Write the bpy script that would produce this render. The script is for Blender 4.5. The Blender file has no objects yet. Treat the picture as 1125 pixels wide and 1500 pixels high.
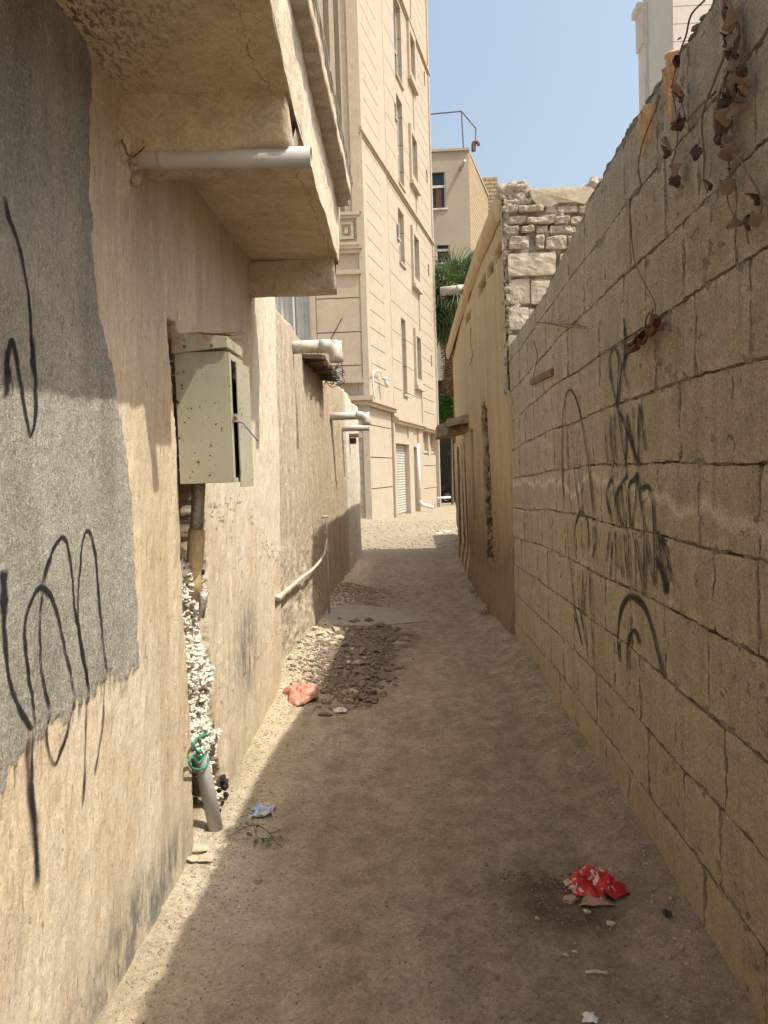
import bpy, bmesh, math, random
import numpy as np
from mathutils import Vector, Matrix, noise as mn

random.seed(7)
sc = bpy.context.scene

# ---------------------------------------------------------------- camera
F = 1083.0            # focal length in pixels of the 1125 x 1500 photograph
EYE = 1.6
def _basis(roll=0.03, vx=600, vy=690):
    yc = np.array([(vx - 562.5) / F, -(vy - 750) / F, -1.0]); yc /= np.linalg.norm(yc)
    u = np.array([-math.sin(roll), math.cos(roll), 0.0]); zc = u - (u @ yc) * yc; zc /= np.linalg.norm(zc)
    return np.array([np.cross(yc, zc), yc, zc])
RB = _basis()
def ray(px, py):
    return RB @ np.array([(px - 562.5) / F, -(py - 750) / F, -1.0])
def PX(px, py, X):
    d = ray(px, py); t = X / d[0]; return (X, d[1] * t, EYE + d[2] * t)
def PY(px, py, Y):
    d = ray(px, py); t = Y / d[1]; return (d[0] * t, Y, EYE + d[2] * t)
LX = -.97; LEAN = .036      # face of the old house: foot and inward lean per metre
def PA(px, py, off=0.0):     # photo point on that leaning face
    d = ray(px, py); t = (LX + off + LEAN * EYE) / (d[0] - LEAN * d[2]); return (d[0] * t, d[1] * t, EYE + d[2] * t)
def PZ(px, py, Z=0.0):
    d = ray(px, py); t = (Z - EYE) / d[2]; return (d[0] * t, d[1] * t, Z)

cam_data = bpy.data.cameras.new('camera')
cam = bpy.data.objects.new('camera', cam_data)
sc.collection.objects.link(cam)
cam_data.sensor_fit = 'VERTICAL'; cam_data.sensor_height = 36.0; cam_data.sensor_width = 27.0
cam_data.lens = 36.0 * F / 1500.0
cam_data.clip_start = 0.05; cam_data.clip_end = 2000
m = Matrix([list(RB[0]), list(RB[1]), list(RB[2])]).to_4x4()
cam.matrix_world = Matrix.Translation((0, 0, EYE)) @ m
sc.camera = cam

# ---------------------------------------------------------------- sky, sun, exposure
SUN = Vector((-0.605, 0.20, -1.0)).normalized()
ELEV = math.asin(-SUN.z); AZ = math.atan2(-SUN.x, -SUN.y)
w = bpy.data.worlds.new('World'); sc.world = w; w.use_nodes = True
nt = w.node_tree; nt.nodes.clear()
sky = nt.nodes.new('ShaderNodeTexSky'); sky.sky_type = 'NISHITA'; sky.sun_disc = False
sky.sun_elevation = ELEV; sky.sun_rotation = AZ; sky.air_density = 1.0; sky.dust_density = 6.0; sky.ozone_density = 1.2; sky.air_density = 1.25
bg = nt.nodes.new('ShaderNodeBackground'); bg.inputs[1].default_value = 0.145
out = nt.nodes.new('ShaderNodeOutputWorld')
hs = nt.nodes.new('ShaderNodeHueSaturation'); hs.inputs['Saturation'].default_value = .80; hs.inputs['Value'].default_value = .93; hs.inputs['Hue'].default_value = .488
nt.links.new(sky.outputs[0], hs.inputs['Color']); nt.links.new(hs.outputs[0], bg.inputs[0]); nt.links.new(bg.outputs[0], out.inputs[0])
sl = bpy.data.lights.new('sun', 'SUN'); sl.energy = 3.1; sl.angle = math.radians(0.55); sl.color = (1.0, 0.94, 0.82)
so = bpy.data.objects.new('sun', sl); sc.collection.objects.link(so)
so.rotation_mode = 'QUATERNION'; so.rotation_quaternion = SUN.to_track_quat('-Z', 'Y'); so.location = (6, -3, 12)
sc.view_settings.view_transform = 'Standard'; sc.view_settings.look = 'None'
sc.view_settings.exposure = 0.82; sc.view_settings.gamma = 1.0; sc.view_settings.use_curve_mapping = False
sc.render.engine = 'CYCLES'
cy = sc.cycles
cy.use_denoising = True; cy.max_bounces = 10; cy.diffuse_bounces = 8; cy.denoising_prefilter = 'NONE'; cy.glossy_bounces = 3; cy.transparent_max_bounces = 12
cy.use_adaptive_sampling = True; cy.adaptive_threshold = 0.015
cy.caustics_reflective = False; cy.caustics_refractive = False

# ---------------------------------------------------------------- numpy noise
def _hash(ix, iy, seed):
    h = (ix.astype(np.int64) * 374761393 + iy.astype(np.int64) * 668265263 + seed * 2147483647) & 0xffffffff
    h = ((h ^ (h >> 13)) * 1274126177) & 0xffffffff
    h = (h ^ (h >> 16)) & 0xffff
    return h / 65535.0
def vn(x, y, seed=0):
    x = np.asarray(x, float); y = np.asarray(y, float)
    x, y = np.broadcast_arrays(x, y)
    ix = np.floor(x); iy = np.floor(y); fx = x - ix; fy = y - iy
    fx = fx * fx * (3 - 2 * fx); fy = fy * fy * (3 - 2 * fy)
    a = _hash(ix, iy, seed); b = _hash(ix + 1, iy, seed); c = _hash(ix, iy + 1, seed); d = _hash(ix + 1, iy + 1, seed)
    return (a * (1 - fx) + b * fx) * (1 - fy) + (c * (1 - fx) + d * fx) * fy
def fbm(x, y, o=4, seed=0):
    s = 0; a = 1.0; t = 0; x = np.asarray(x, float); y = np.asarray(y, float)
    for k in range(o):
        s = s + a * (vn(x, y, seed + k * 17) * 2 - 1); t += a; a *= .5; x = x * 2.03 + 5.1; y = y * 2.03 + 3.7
    return s / t
def sst(a, b, x):
    t = np.clip((np.asarray(x, float) - a) / (b - a), 0, 1); return t * t * (3 - 2 * t)

# ---------------------------------------------------------------- object helpers
COL = sc.collection
ORG = {}
def tag(o, label=None, cat=None, group=None, kind=None):
    if label: o['label'] = label
    if cat: o['category'] = cat
    if group: o['group'] = group
    if kind: o['kind'] = kind
    return o
def empty(name, loc, label, cat, group=None):
    o = bpy.data.objects.new(name, None); COL.objects.link(o); o.location = loc; o.empty_display_size = .1
    ORG[o.name] = np.array(loc, float)
    return tag(o, label, cat, group)
def link(name, me, mat=None, parent=None, label=None, kind=None):
    o = bpy.data.objects.new(name, me); COL.objects.link(o)
    if mat is not None and not me.materials: me.materials.append(mat)
    if parent is not None: o.parent = parent; ORG[o.name] = np.zeros(3)
    if label: o['label'] = label
    if kind: o['kind'] = kind
    return o
def _root(o):
    while o.parent: o = o.parent
    return ORG.get(o.name, np.zeros(3))
def np_mesh(name, V, Q, smooth=True, attrs=None):
    me = bpy.data.meshes.new(name)
    V = np.asarray(V, np.float32).reshape(-1, 3); Q = np.asarray(Q, np.int32)
    k = Q.shape[1]
    me.vertices.add(len(V)); me.vertices.foreach_set('co', V.ravel())
    me.loops.add(Q.size); me.loops.foreach_set('vertex_index', Q.ravel())
    me.polygons.add(len(Q)); me.polygons.foreach_set('loop_start', np.arange(0, Q.size, k, dtype=np.int32))
    if smooth: me.polygons.foreach_set('use_smooth', np.ones(len(Q), bool))
    me.update(calc_edges=True)
    for a, v in (attrs or {}).items():
        at = me.attributes.new(a, 'FLOAT', 'POINT'); at.data.foreach_set('value', np.asarray(v, np.float32).ravel())
    return me
def grid_quads(n, m, flip=False):
    i, j = np.meshgrid(np.arange(n - 1), np.arange(m - 1), indexing='ij')
    a = (i * m + j).ravel(); q = np.stack([a, a + m, a + m + 1, a + 1], 1)
    return q[:, ::-1] if flip else q
def grid_obj(name, P, mat, parent=None, flip=False, attrs=None, smooth=True, kind=None, label=None):
    n, m_ = P.shape[:2]
    V = P.reshape(-1, 3)
    if parent is not None: V = V - _root(parent)
    me = np_mesh(name, V, grid_quads(n, m_, flip), smooth, attrs)
    return link(name, me, mat, parent, label, kind)

class MB:
    def __init__(s): s.v = []; s.f = []
    def add(s, vs, fs):
        b = len(s.v); s.v += [tuple(map(float, v)) for v in vs]; s.f += [tuple(i + b for i in f) for f in fs]; return s
    def hexa(s, p):   # 8 corners: bottom 4 ccw, top 4
        return s.add(p, [(3, 2, 1, 0), (4, 5, 6, 7), (0, 1, 5, 4), (1, 2, 6, 5), (2, 3, 7, 6), (3, 0, 4, 7)])
    def box(s, x0, x1, y0, y1, z0, z1):
        return s.hexa([(x0, y0, z0), (x1, y0, z0), (x1, y1, z0), (x0, y1, z0), (x0, y0, z1), (x1, y0, z1), (x1, y1, z1), (x0, y1, z1)])
    def tube(s, pts, r, n=10, cap=True, hollow=0.0):
        pts = [Vector(p) for p in pts]; rings = []
        if not hasattr(r, '__len__'): r = [r] * len(pts)
        up = None
        for i, p in enumerate(pts):
            t = (pts[min(i + 1, len(pts) - 1)] - pts[max(i - 1, 0)]).normalized()
            if up is None:
                up = t.orthogonal().normalized()
            up = (up - t * up.dot(t)).normalized(); b = t.cross(up)
            rings.append([p + (up * math.cos(a) + b * math.sin(a)) * r[i] for a in [2 * math.pi * k / n for k in range(n)]])
        vs = [v for ring in rings for v in ring]; fs = []
        for i in range(len(pts) - 1):
            for k in range(n):
                a = i * n + k; c = i * n + (k + 1) % n
                fs.append((a, c, c + n, a + n))
        L = len(vs)
        if hollow > 0:   # open pipe mouth at the end: rim and inner wall
            e = pts[-1]; t = (pts[-1] - pts[-2]).normalized()
            inn = [e + (v - e) * hollow for v in rings[-1]]; dp = [v - t * r[-1] * 3 for v in inn]
            vs += inn + dp
            o = (len(pts) - 1) * n
            for k in range(n):
                k2 = (k + 1) % n
                fs.append((o + k, o + k2, L + k2, L + k)); fs.append((L + k, L + k2, L + n + k2, L + n + k))
            fs.append(tuple(L + n + k for k in range(n)))
        elif cap:
            fs.append(tuple((len(pts) - 1) * n + k for k in range(n)))
        if cap: fs.append(tuple(reversed(range(n))))
        return s.add(vs, fs)
    def rock(s, c, r, seed=0, sub=1, amp=.3, sq=(1, 1, 1)):
        bm = bmesh.new(); bmesh.ops.create_icosphere(bm, subdivisions=sub, radius=1)
        rot = Matrix.Rotation(seed * 1.7, 3, 'Z') @ Matrix.Rotation(seed * .9, 3, 'X')
        vs = []
        for v in bm.verts:
            q = Vector(v.co); k = 1 + amp * mn.noise(q * 1.3 + Vector((seed * 3.1, seed * 1.3, 0))) + amp * .5 * mn.noise(q * 3.1 + Vector((seed, 7, seed)))
            q = rot @ (q * k); vs.append((c[0] + q.x * r * sq[0], c[1] + q.y * r * sq[1], c[2] + q.z * r * sq[2]))
        fs = [tuple(v.index for v in f.verts) for f in bm.faces]; bm.free()
        return s.add(vs, fs)
    def build(s, name, mat, parent=None, smooth=False, label=None, kind=None, bevel=0):
        o_ = _root(parent) if parent is not None else np.zeros(3)
        me = bpy.data.meshes.new(name)
        me.from_pydata([tuple(np.array(v) - o_) for v in s.v], [], s.f); me.update()
        if smooth: me.polygons.foreach_set('use_smooth', [True] * len(me.polygons))
        ob = link(name, me, mat, parent, label, kind)
        if bevel:
            b = ob.modifiers.new('bevel', 'BEVEL'); b.width = bevel; b.segments = 2; b.limit_method = 'ANGLE'
        return ob
def box(x0, x1, y0, y1, z0, z1): return MB().box(min(x0, x1), max(x0, x1), min(y0, y1), max(y0, y1), min(z0, z1), max(z0, z1))

# ---------------------------------------------------------------- material helpers
class Mat:
    def __init__(s, name, rough=.9, spec=.25):
        s.m = bpy.data.materials.new(name); s.m.use_nodes = True; s.t = s.m.node_tree; s.t.nodes.clear()
        s.o = s.n('ShaderNodeOutputMaterial'); s.b = s.n('ShaderNodeBsdfPrincipled'); s.l(s.b.outputs[0], s.o.inputs[0])
        s.b.inputs['Roughness'].default_value = rough; s.b.inputs['Specular IOR Level'].default_value = spec
        s.g = s.n('ShaderNodeNewGeometry'); s.pos = s.g.outputs['Position']
    def n(s, t): return s.t.nodes.new(t)
    def l(s, a, b): s.t.links.new(a, b)
    def put(s, sock, v):
        if isinstance(v, bpy.types.NodeSocket): s.l(v, sock)
        else: sock.default_value = (tuple(v) + (1,)) if (isinstance(v, tuple) and len(v) == 3 and sock.type == 'RGBA') else v
    def vec(s, sc_=(1, 1, 1), off=(0, 0, 0), src=None):
        q = s.n('ShaderNodeMapping'); s.l(src or s.pos, q.inputs[0]); q.inputs['Scale'].default_value = sc_; q.inputs['Location'].default_value = off
        return q.outputs[0]
    def noise(s, scale=5, detail=6, rough=.6, v=None, dist=0):
        q = s.n('ShaderNodeTexNoise'); s.l(v or s.pos, q.inputs['Vector']); q.inputs['Scale'].default_value = scale
        q.inputs['Detail'].default_value = detail; q.inputs['Roughness'].default_value = rough; q.inputs['Distortion'].default_value = dist
        return q.outputs['Fac']
    def vor(s, scale=5, v=None, feature='F1', rand=1):
        q = s.n('ShaderNodeTexVoronoi'); s.l(v or s.pos, q.inputs['Vector']); q.inputs['Scale'].default_value = scale; q.feature = feature
        q.inputs['Randomness'].default_value = rand
        return q.outputs['Distance']
    def ramp(s, fac, stops):
        q = s.n('ShaderNodeValToRGB'); s.put(q.inputs[0], fac); e = q.color_ramp.elements
        while len(e) < len(stops): e.new(.5)
        for i, (p, c) in enumerate(stops):
            e[i].position = p; e[i].color = (c, c, c, 1) if not isinstance(c, tuple) else c + (1,)
        return q.outputs[0]
    def step(s, fac, a, b, lo=0., hi=1.):
        q = s.n('ShaderNodeMapRange'); s.put(q.inputs[0], fac); q.inputs[1].default_value = a; q.inputs[2].default_value = b
        q.inputs[3].default_value = lo; q.inputs[4].default_value = hi; q.clamp = True
        return q.outputs[0]
    def math(s, op, a, b=0.0):
        q = s.n('ShaderNodeMath'); q.operation = op; s.put(q.inputs[0], a); s.put(q.inputs[1], b); return q.outputs[0]
    def mix(s, fac, a, b, mode='MIX'):
        q = s.n('ShaderNodeMix'); q.data_type = 'RGBA'; q.blend_type = mode; q.clamp_factor = True
        s.put(q.inputs[0], fac); s.put(q.inputs[6], a); s.put(q.inputs[7], b); return q.outputs[2]
    def attr(s, name):
        q = s.n('ShaderNodeAttribute'); q.attribute_name = name; return q.outputs['Fac']
    def rnd(s):
        return s.n('ShaderNodeObjectInfo').outputs['Random']
    def xyz(s):
        q = s.n('ShaderNodeSeparateXYZ'); s.l(s.pos, q.inputs[0]); return q.outputs
    def bump(s, h, dist=.01, strength=1.0):
        q = s.n('ShaderNodeBump'); q.inputs['Strength'].default_value = strength; q.inputs['Distance'].default_value = dist
        s.put(q.inputs['Height'], h)
        if getattr(s, 'lastb', None): s.l(s.lastb, q.inputs['Normal'])
        s.lastb = q.outputs[0]; s.l(s.lastb, s.b.inputs['Normal']); return s
    def col(s, c): s.put(s.b.inputs['Base Color'], c); return s
    def fin(s, c, sat=1.0, val=1.0, grain=.3, gs=14, v=None, hue=.5):
        # break-up at every scale, then overall tone
        g = s.step(s.noise(gs, 13, .92, v), .38, .62, 1 - grain, 1 + grain)
        g2 = s.step(s.noise(gs * 6.3, 8, .9, s.vec((1, 1, 1), (4, 7, 2))), .40, .60, 1 - grain * .8, 1 + grain * .8)
        q = s.n('ShaderNodeHueSaturation'); q.inputs['Saturation'].default_value = sat; q.inputs['Hue'].default_value = hue; s.put(q.inputs['Value'], s.math('MULTIPLY', s.math('MULTIPLY', g, g2), val)); s.put(q.inputs['Color'], c)
        return s.col(q.outputs[0])

def simple(name, c, rough=.8, var=.18, scale=12, bump=.002, bscale=80, metal=0, spec=.3):
    q = Mat(name, rough, spec); f = q.noise(scale, 6)
    d = tuple(x * (1 - var) for x in c); l_ = tuple(min(1, x * (1 + var)) for x in c)
    q.col(q.mix(q.step(f, .3, .7), d, l_))
    if bump: q.bump(q.noise(bscale, 5), bump)
    q.b.inputs['Metallic'].default_value = metal
    return q.m

# ================================================================ materials
def m_ground():
    q = Mat('packed dirt', .95, .15)
    big = q.noise(.9, 6, .6); mid = q.noise(7, 8, .65); fine = q.noise(60, 6, .7); grit = q.vor(150)
    c = q.mix(q.step(big, .35, .65), (0.386, 0.287, 0.193), (0.468, 0.357, 0.252))
    c = q.mix(q.step(mid, .38, .62, 0, .9), c, (0.292, 0.222, 0.146))
    c = q.mix(q.step(q.noise(2.6, 7, .7, q.vec((1.6, .7, 1), (3, 3, 3))), .5, .62, 0, .55), c, (0.491, 0.386, 0.281))
    c = q.mix(q.step(fine, .55, .75, 0, .55), c, (0.550, 0.445, 0.328))
    c = q.mix(q.step(q.noise(38, 3, .5), .64, .72, 0, .6), c, (0.152, 0.105, 0.070))
    c = q.mix(q.step(q.noise(200, 5, .8), .52, .66, 0, .5), c, (0.585, 0.491, 0.374))
    c = q.mix(q.step(q.noise(110, 5, .8, q.vec((1, .6, 1), (3, 1, 1))), .54, .66, 0, .55), c, (0.175, 0.129, 0.082))
    c = q.mix(q.math('MULTIPLY', q.attr('pale'), q.step(fine, .2, .6, .5, 1)), c, (0.538, 0.433, 0.287))
    c = q.mix(q.step(q.noise(3.5, 6, .65, q.vec((3.2, .45, 1), (6, 2, 1))), .50, .66, 0, .35), c, (.20, .155, .105))
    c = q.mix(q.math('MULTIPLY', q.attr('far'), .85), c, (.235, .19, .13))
    c = q.mix(q.math('MULTIPLY', q.attr('soil'), q.step(mid, .25, .6, .3, 1)), c, (0.140, 0.094, 0.058))
    c = q.mix(q.math('MULTIPLY', q.attr('chalk'), q.step(mid, .3, .55)), c, (0.608, 0.538, 0.421))
    c = q.mix(q.step(grit, 0.0, .22, .45, 0), c, (0.585, 0.491, 0.386))
    q.fin(c, .86, 1.22, .27, 9, None, .508)
    q.bump(q.noise(22, 10, .8), .03); q.bump(q.noise(120, 6, .75), .006); q.bump(q.step(grit, .05, .35, 1, 0), .002)
    return q.m
def m_block():
    q = Mat('cement block', .95, .12)
    r = q.rnd(); a = q.noise(3, 6, .6); st = q.noise(9, 6, .6, q.vec((1, 1, .12))); fine = q.noise(120, 5, .7); pit = q.noise(75, 3, .6)
    c = q.mix(q.step(a, .3, .7), (0.342, 0.287, 0.189), (0.451, 0.384, 0.262))
    c = q.mix(q.step(r, 0, 1, 0, .5), c, (0.366, 0.287, 0.177))
    c = q.mix(q.step(st, .42, .66, 0, .6), c, (0.262, 0.207, 0.134))
    c = q.mix(q.step(q.noise(30, 5, .6, q.vec((1, 1, .05))), .52, .66, 0, .5), c, (0.244, 0.189, 0.122))
    c = q.mix(q.step(fine, .48, .72, 0, .75), c, (0.573, 0.500, 0.366))
    c = q.mix(q.step(q.noise(230, 3, .8), .50, .62, 0, .55), c, (0.195, 0.152, 0.098))
    c = q.mix(q.step(pit, .60, .72, 0, .6), c, (0.146, 0.110, 0.073))
    # pale salt tide mark
    x = q.xyz(); wv = q.math('MULTIPLY', q.math('SUBTRACT', q.noise(1.6, 5, .6, q.vec((1, 1, .2))), .5), .55)
    d = q.math('ABSOLUTE', q.math('SUBTRACT', q.math('ADD', x[2], wv), 1.475))
    c = q.mix(q.math('MULTIPLY', q.step(d, .004, .035, .55, 0), q.step(fine, .3, .6)), c, (0.756, 0.683, 0.561))
    c = q.mix(q.math('MULTIPLY', q.attr('smear'), q.step(q.noise(55, 6, .75), .38, .58)), c, (.47, .405, .30))
    c = q.mix(q.math('MULTIPLY', q.attr('smear'), q.step(q.noise(70, 5, .75, q.vec((1, 1, 1), (5, 5, 5))), .56, .62)), c, (.13, .10, .07))
    # splash soil at the foot
    c = q.mix(q.math('MULTIPLY', q.step(x[2], .1, .75, .6, 0), q.step(a, .3, .7)), c, (0.439, 0.305, 0.183))
    q.fin(c, .84, 1.38, .22, 13)
    q.bump(q.noise(28, 9, .75), .012); q.bump(q.noise(140, 5, .8), .008); q.bump(q.step(pit, .55, .7, 1, 0), .003)
    return q.m
def m_mortar(name='rough mortar', a=(.30, .235, .15), b=(.42, .34, .24)):
    q = Mat(name, .95, .12); f = q.noise(25, 8, .7)
    c = q.mix(q.step(f, .3, .7), a, b); c = q.mix(q.step(q.noise(90, 4, .6), .58, .7, 0, .7), c, (.11, .08, .05))
    q.fin(c, .85, 1.1, .3, 18); q.bump(q.noise(40, 8, .75), .012); q.bump(q.noise(160, 4, .7), .004)
    return q.m
def m_wall_a():
    q = Mat('old plaster layers', .93, .15)
    st = q.noise(7, 7, .6, q.vec((1, 1, .09))); st2 = q.noise(26, 6, .65, q.vec((1, 1, .06), (3, 1, 0))); bl = q.noise(2.2, 6, .6)
    fine = q.noise(110, 6, .7); pit = q.noise(48, 4, .6, q.vec((1, 1.3, .33)))
    tan = q.mix(q.step(st, .34, .62), (.50, .405, .27), (.66, .57, .42))
    tan = q.mix(q.step(st2, .5, .66, 0, .45), tan, (.54, .41, .25))
    tan = q.mix(q.step(bl, .45, .62, 0, .55), tan, (.64, .55, .42))
    tan = q.mix(q.step(q.noise(5, 6, .6, q.vec((1, 1, .3), (9, 2, 1))), .60, .72, 0, .55), tan, (.36, .27, .17))
    tan = q.mix(q.step(pit, .665, .72, 0, .6), tan, (.24, .18, .12))
    tan = q.mix(q.step(q.noise(1.3, 5, .6, q.vec((1, 1, .25), (4, 4, 4))), .45, .62, 0, .5), tan, (.60, .46, .28))
    gr = q.mix(q.step(q.noise(4, 7, .65), .3, .7), (.43, .41, .335), (.57, .545, .45))
    gr = q.mix(q.step(q.noise(70, 5, .7, q.vec((1, 1, .5))), .55, .70, 0, .7), gr, (.13, .125, .11))
    gr = q.mix(q.step(q.noise(3, 7, .7, q.vec((1, 1, .3), (1, 6, 2))), .45, .62, 0, .6), gr, (.26, .25, .215))
    gr = q.mix(q.step(fine, .50, .68, 0, .6), gr, (.70, .68, .61))
    tan = q.mix(q.step(q.noise(95, 7, .8, q.vec((1, 1, .45), (2, 8, 1))), .5, .74, 0, .6), tan, (.30, .225, .135))
    tan = q.mix(q.step(q.noise(34, 7, .8, q.vec((1, 1, .3), (7, 8, 1))), .55, .66, 0, .5), tan, (.70, .62, .48))
    wh = q.mix(q.step(q.noise(60, 5), .3, .7), (.56, .50, .39), (.67, .615, .50))
    c = q.mix(q.math('MULTIPLY', q.attr('white'), q.step(q.noise(8, 8, .75, q.vec((1, 1, .3), (1, 1, 7))), .36, .52, .25, 1)), tan, wh)
    c = q.mix(q.math('MULTIPLY', q.attr('stain'), q.step(q.noise(16, 7, .7, q.vec((1, 1, .35))), .34, .58)), c, (.19, .18, .155))
    c = q.mix(q.attr('grey'), c, gr)
    c = q.mix(q.attr('cut'), c, (.20, .14, .09))
    q.fin(c, .97, .98, .15, 16, q.vec((1, 1, .5)))
    q.bump(q.noise(9, 8, .65, q.vec((1, 1, .35))), .02); q.bump(fine, .003)
    q.bump(q.math('MULTIPLY', q.noise(120, 5, .7, q.vec((1, 1, .6)), .8), q.attr('grey')), .016)
    q.bump(q.math('MULTIPLY', q.step(pit, .64, .72, 1, 0), 1), .004)
    return q.m
def m_wall_b():
    q = Mat('weathered mud plaster', .95, .12)
    st = q.noise(8, 7, .6, q.vec((1, 1, .1))); st2 = q.noise(30, 6, .7, q.vec((1, 1, .07))); fine = q.noise(90, 6, .7)
    c = q.mix(q.step(st, .35, .65), (.44, .365, .255), (.56, .48, .35))
    c = q.mix(q.math('MULTIPLY', q.attr('gold'), .55), c, (.50, .38, .23))
    c = q.mix(q.step(st2, .5, .68, 0, .6), c, (.28, .215, .14))
    c = q.mix(q.attr('white'), c, (.70, .63, .52))
    c = q.mix(q.step(q.noise(45, 4, .6, q.vec((1, 1, .4))), .60, .68, 0, .8), c, (.13, .09, .06))
    c = q.mix(q.step(fine, .55, .75, 0, .5), c, (.60, .52, .40))
    q.fin(c, .88, .86, .26, 12); q.bump(q.noise(16, 8, .7, q.vec((1, 1, .35))), .014); q.bump(fine, .004)
    return q.m
def m_ochre():
    q = Mat('ochre mud render', .93, .15)
    st = q.noise(5, 7, .6, q.vec((1, 1, .08))); fine = q.noise(90, 6, .7); x = q.xyz()
    c = q.mix(q.step(st, .35, .65), (.47, .355, .215), (.54, .43, .28))
    c = q.mix(q.step(q.noise(20, 6, .65, q.vec((1, 1, .05))), .5, .72, 0, .25), c, (.38, .28, .17))
    wet = q.step(q.math('ADD', x[2], q.math('MULTIPLY', q.noise(6, 7, .7, q.vec((1, 1, .25))), 1.6)), 1.5, 2.5, .85, 0)
    c = q.mix(wet, c, (.24, .175, .12))
    c = q.mix(q.attr('rub_shade'), c, (.33, .26, .18))
    c = q.mix(q.math('MULTIPLY', q.attr('rub_shade'), q.step(q.noise(12, 5), .40, .55)), c, (.06, .045, .03))  # shade of the holes and niches painted as dark patches on the rubble
    q.fin(c, 1.08, 1.0, .13, 12); q.bump(q.noise(14, 8, .65, q.vec((1, 1, .5))), .02); q.bump(fine, .003)
    return q.m
def m_cement(name='stained cement', a=(.42, .34, .235), b=(.54, .45, .325), dark=.55):
    q = Mat(name, .93, .15); n1 = q.noise(3, 7, .65); n2 = q.noise(9, 6, .6, q.vec((1, .5, 1)))
    c = q.mix(q.step(n1, .3, .7), a, b); c = q.mix(q.step(n2, .55, .72, 0, dark), c, (.22, .165, .11))
    c = q.mix(q.step(q.noise(60, 4), .6, .72, 0, .5), c, (.17, .125, .085))
    q.fin(c, .95, 1.04, .2, 12); q.bump(q.noise(14, 8, .65), .012); q.bump(q.noise(110, 5, .7), .003)
    return q.m
def m_soffit():
    q = Mat('blackened soffit cement', .93, .15); n1 = q.noise(3, 7, .65); x = q.xyz()
    c = q.mix(q.step(n1, .3, .7), (0.460, 0.368, 0.253), (0.575, 0.483, 0.345))
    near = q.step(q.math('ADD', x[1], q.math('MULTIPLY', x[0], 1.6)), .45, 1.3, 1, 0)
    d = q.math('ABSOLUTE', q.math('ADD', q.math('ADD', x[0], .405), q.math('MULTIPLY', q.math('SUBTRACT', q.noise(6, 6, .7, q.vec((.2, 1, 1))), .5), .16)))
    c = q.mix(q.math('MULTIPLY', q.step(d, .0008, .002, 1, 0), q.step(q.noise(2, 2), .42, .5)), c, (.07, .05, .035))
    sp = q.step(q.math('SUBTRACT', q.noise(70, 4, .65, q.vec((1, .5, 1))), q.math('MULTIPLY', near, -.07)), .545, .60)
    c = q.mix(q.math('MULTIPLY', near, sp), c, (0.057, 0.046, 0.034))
    c = q.mix(q.step(q.noise(7, 6, .6, q.vec((.3, 1.6, 1))), .52, .72, 0, .5), c, (0.322, 0.241, 0.161))
    q.fin(c, .95, 1.04, .2, 12); q.bump(q.noise(16, 8, .65, q.vec((.5, 1, 1))), .010); q.bump(q.noise(110, 5, .7), .003)
    return q.m
def m_traver(name='travertine cladding', tint=(1, 1, 1), pink=0.):
    q = Mat(name, .6, .35); r = q.rnd()
    v = q.noise(1.6, 7, .6, q.vec((1, 1, 1)), 1.5); st = q.noise(3.5, 6, .65, q.vec((2.5, 2.5, .35)))
    a = (.36 * tint[0], .305 * tint[1], .215 * tint[2]); b = (.46 * tint[0], .395 * tint[1], .29 * tint[2])
    c = q.mix(q.step(v, .3, .7), a, b)
    c = q.mix(q.step(st, .45, .68, 0, .5), c, (.42 * tint[0], .37 * tint[1], .30 * tint[2]))
    c = q.mix(q.step(r, 0, 1, 0, .28), c, (.44, .34, .24))
    c = q.mix(q.step(q.noise(9, 6, .7, None, 2), .6, .7, 0, .35), c, (.32, .24, .16))
    q.fin(c, .86, .94, .10, 6); q.bump(q.noise(30, 5), .003)
    return q.m
def m_metal_box():
    q = Mat('chipped khaki enamel', .45, .4); n1 = q.noise(42, 4, .65); n2 = q.noise(15, 5, .7)
    c = q.mix(q.step(q.noise(4, 5), .3, .7), (.335, .325, .245), (.40, .39, .30))
    pt = q.math('MULTIPLY', q.math('SUBTRACT', q.noise(5, 3, .6, q.vec((1, 1, 1), (3, 9, 4))), .5), .22)
    chip = q.math('MAXIMUM', q.step(q.math('ADD', n1, pt), .645, .655), q.step(q.math('ADD', n2, pt), .69, .70))
    c = q.mix(q.step(q.noise(9, 6, .7, q.vec((1, 1, .12), (2, 2, 2))), .56, .7, 0, .45), c, (.26, .20, .12))
    c = q.mix(q.step(q.noise(60, 8, .85), .52, .62, 0, .25), c, (.50, .47, .35))
    c = q.mix(chip, c, (.07, .045, .025)); x = q.xyz()
    c = q.mix(q.math('MULTIPLY', q.step(q.noise(22, 6, .7), .5, .6), q.step(x[2], 2.06, 2.13, 0, .9)), c, (.36, .19, .09))
    q.col(c); q.bump(q.math('SUBTRACT', 1, chip), .0012); q.put(q.b.inputs['Roughness'], q.step(chip, 0, 1, .42, .9))
    return q.m
def m_paint():
    q = Mat('black spray paint', .75, .25); q.col((.018, .017, .020))
    e = q.attr('edge'); f = q.attr('dens')
    cov = q.math('MULTIPLY', q.math('SUBTRACT', 1, q.math('POWER', e, 1.6)), f)
    n = q.noise(260, 3, .7)
    al = q.step(q.math('ADD', cov, q.math('MULTIPLY', q.math('SUBTRACT', n, .5), .6)), .08, .66, 0, .95)
    tr = q.n('ShaderNodeBsdfTransparent'); mx = q.n('ShaderNodeMixShader'); q.put(mx.inputs[0], al)
    q.l(tr.outputs[0], mx.inputs[1]); q.l(q.b.outputs[0], mx.inputs[2]); q.l(mx.outputs[0], q.o.inputs[0])
    return q.m
M_ = {}
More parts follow.
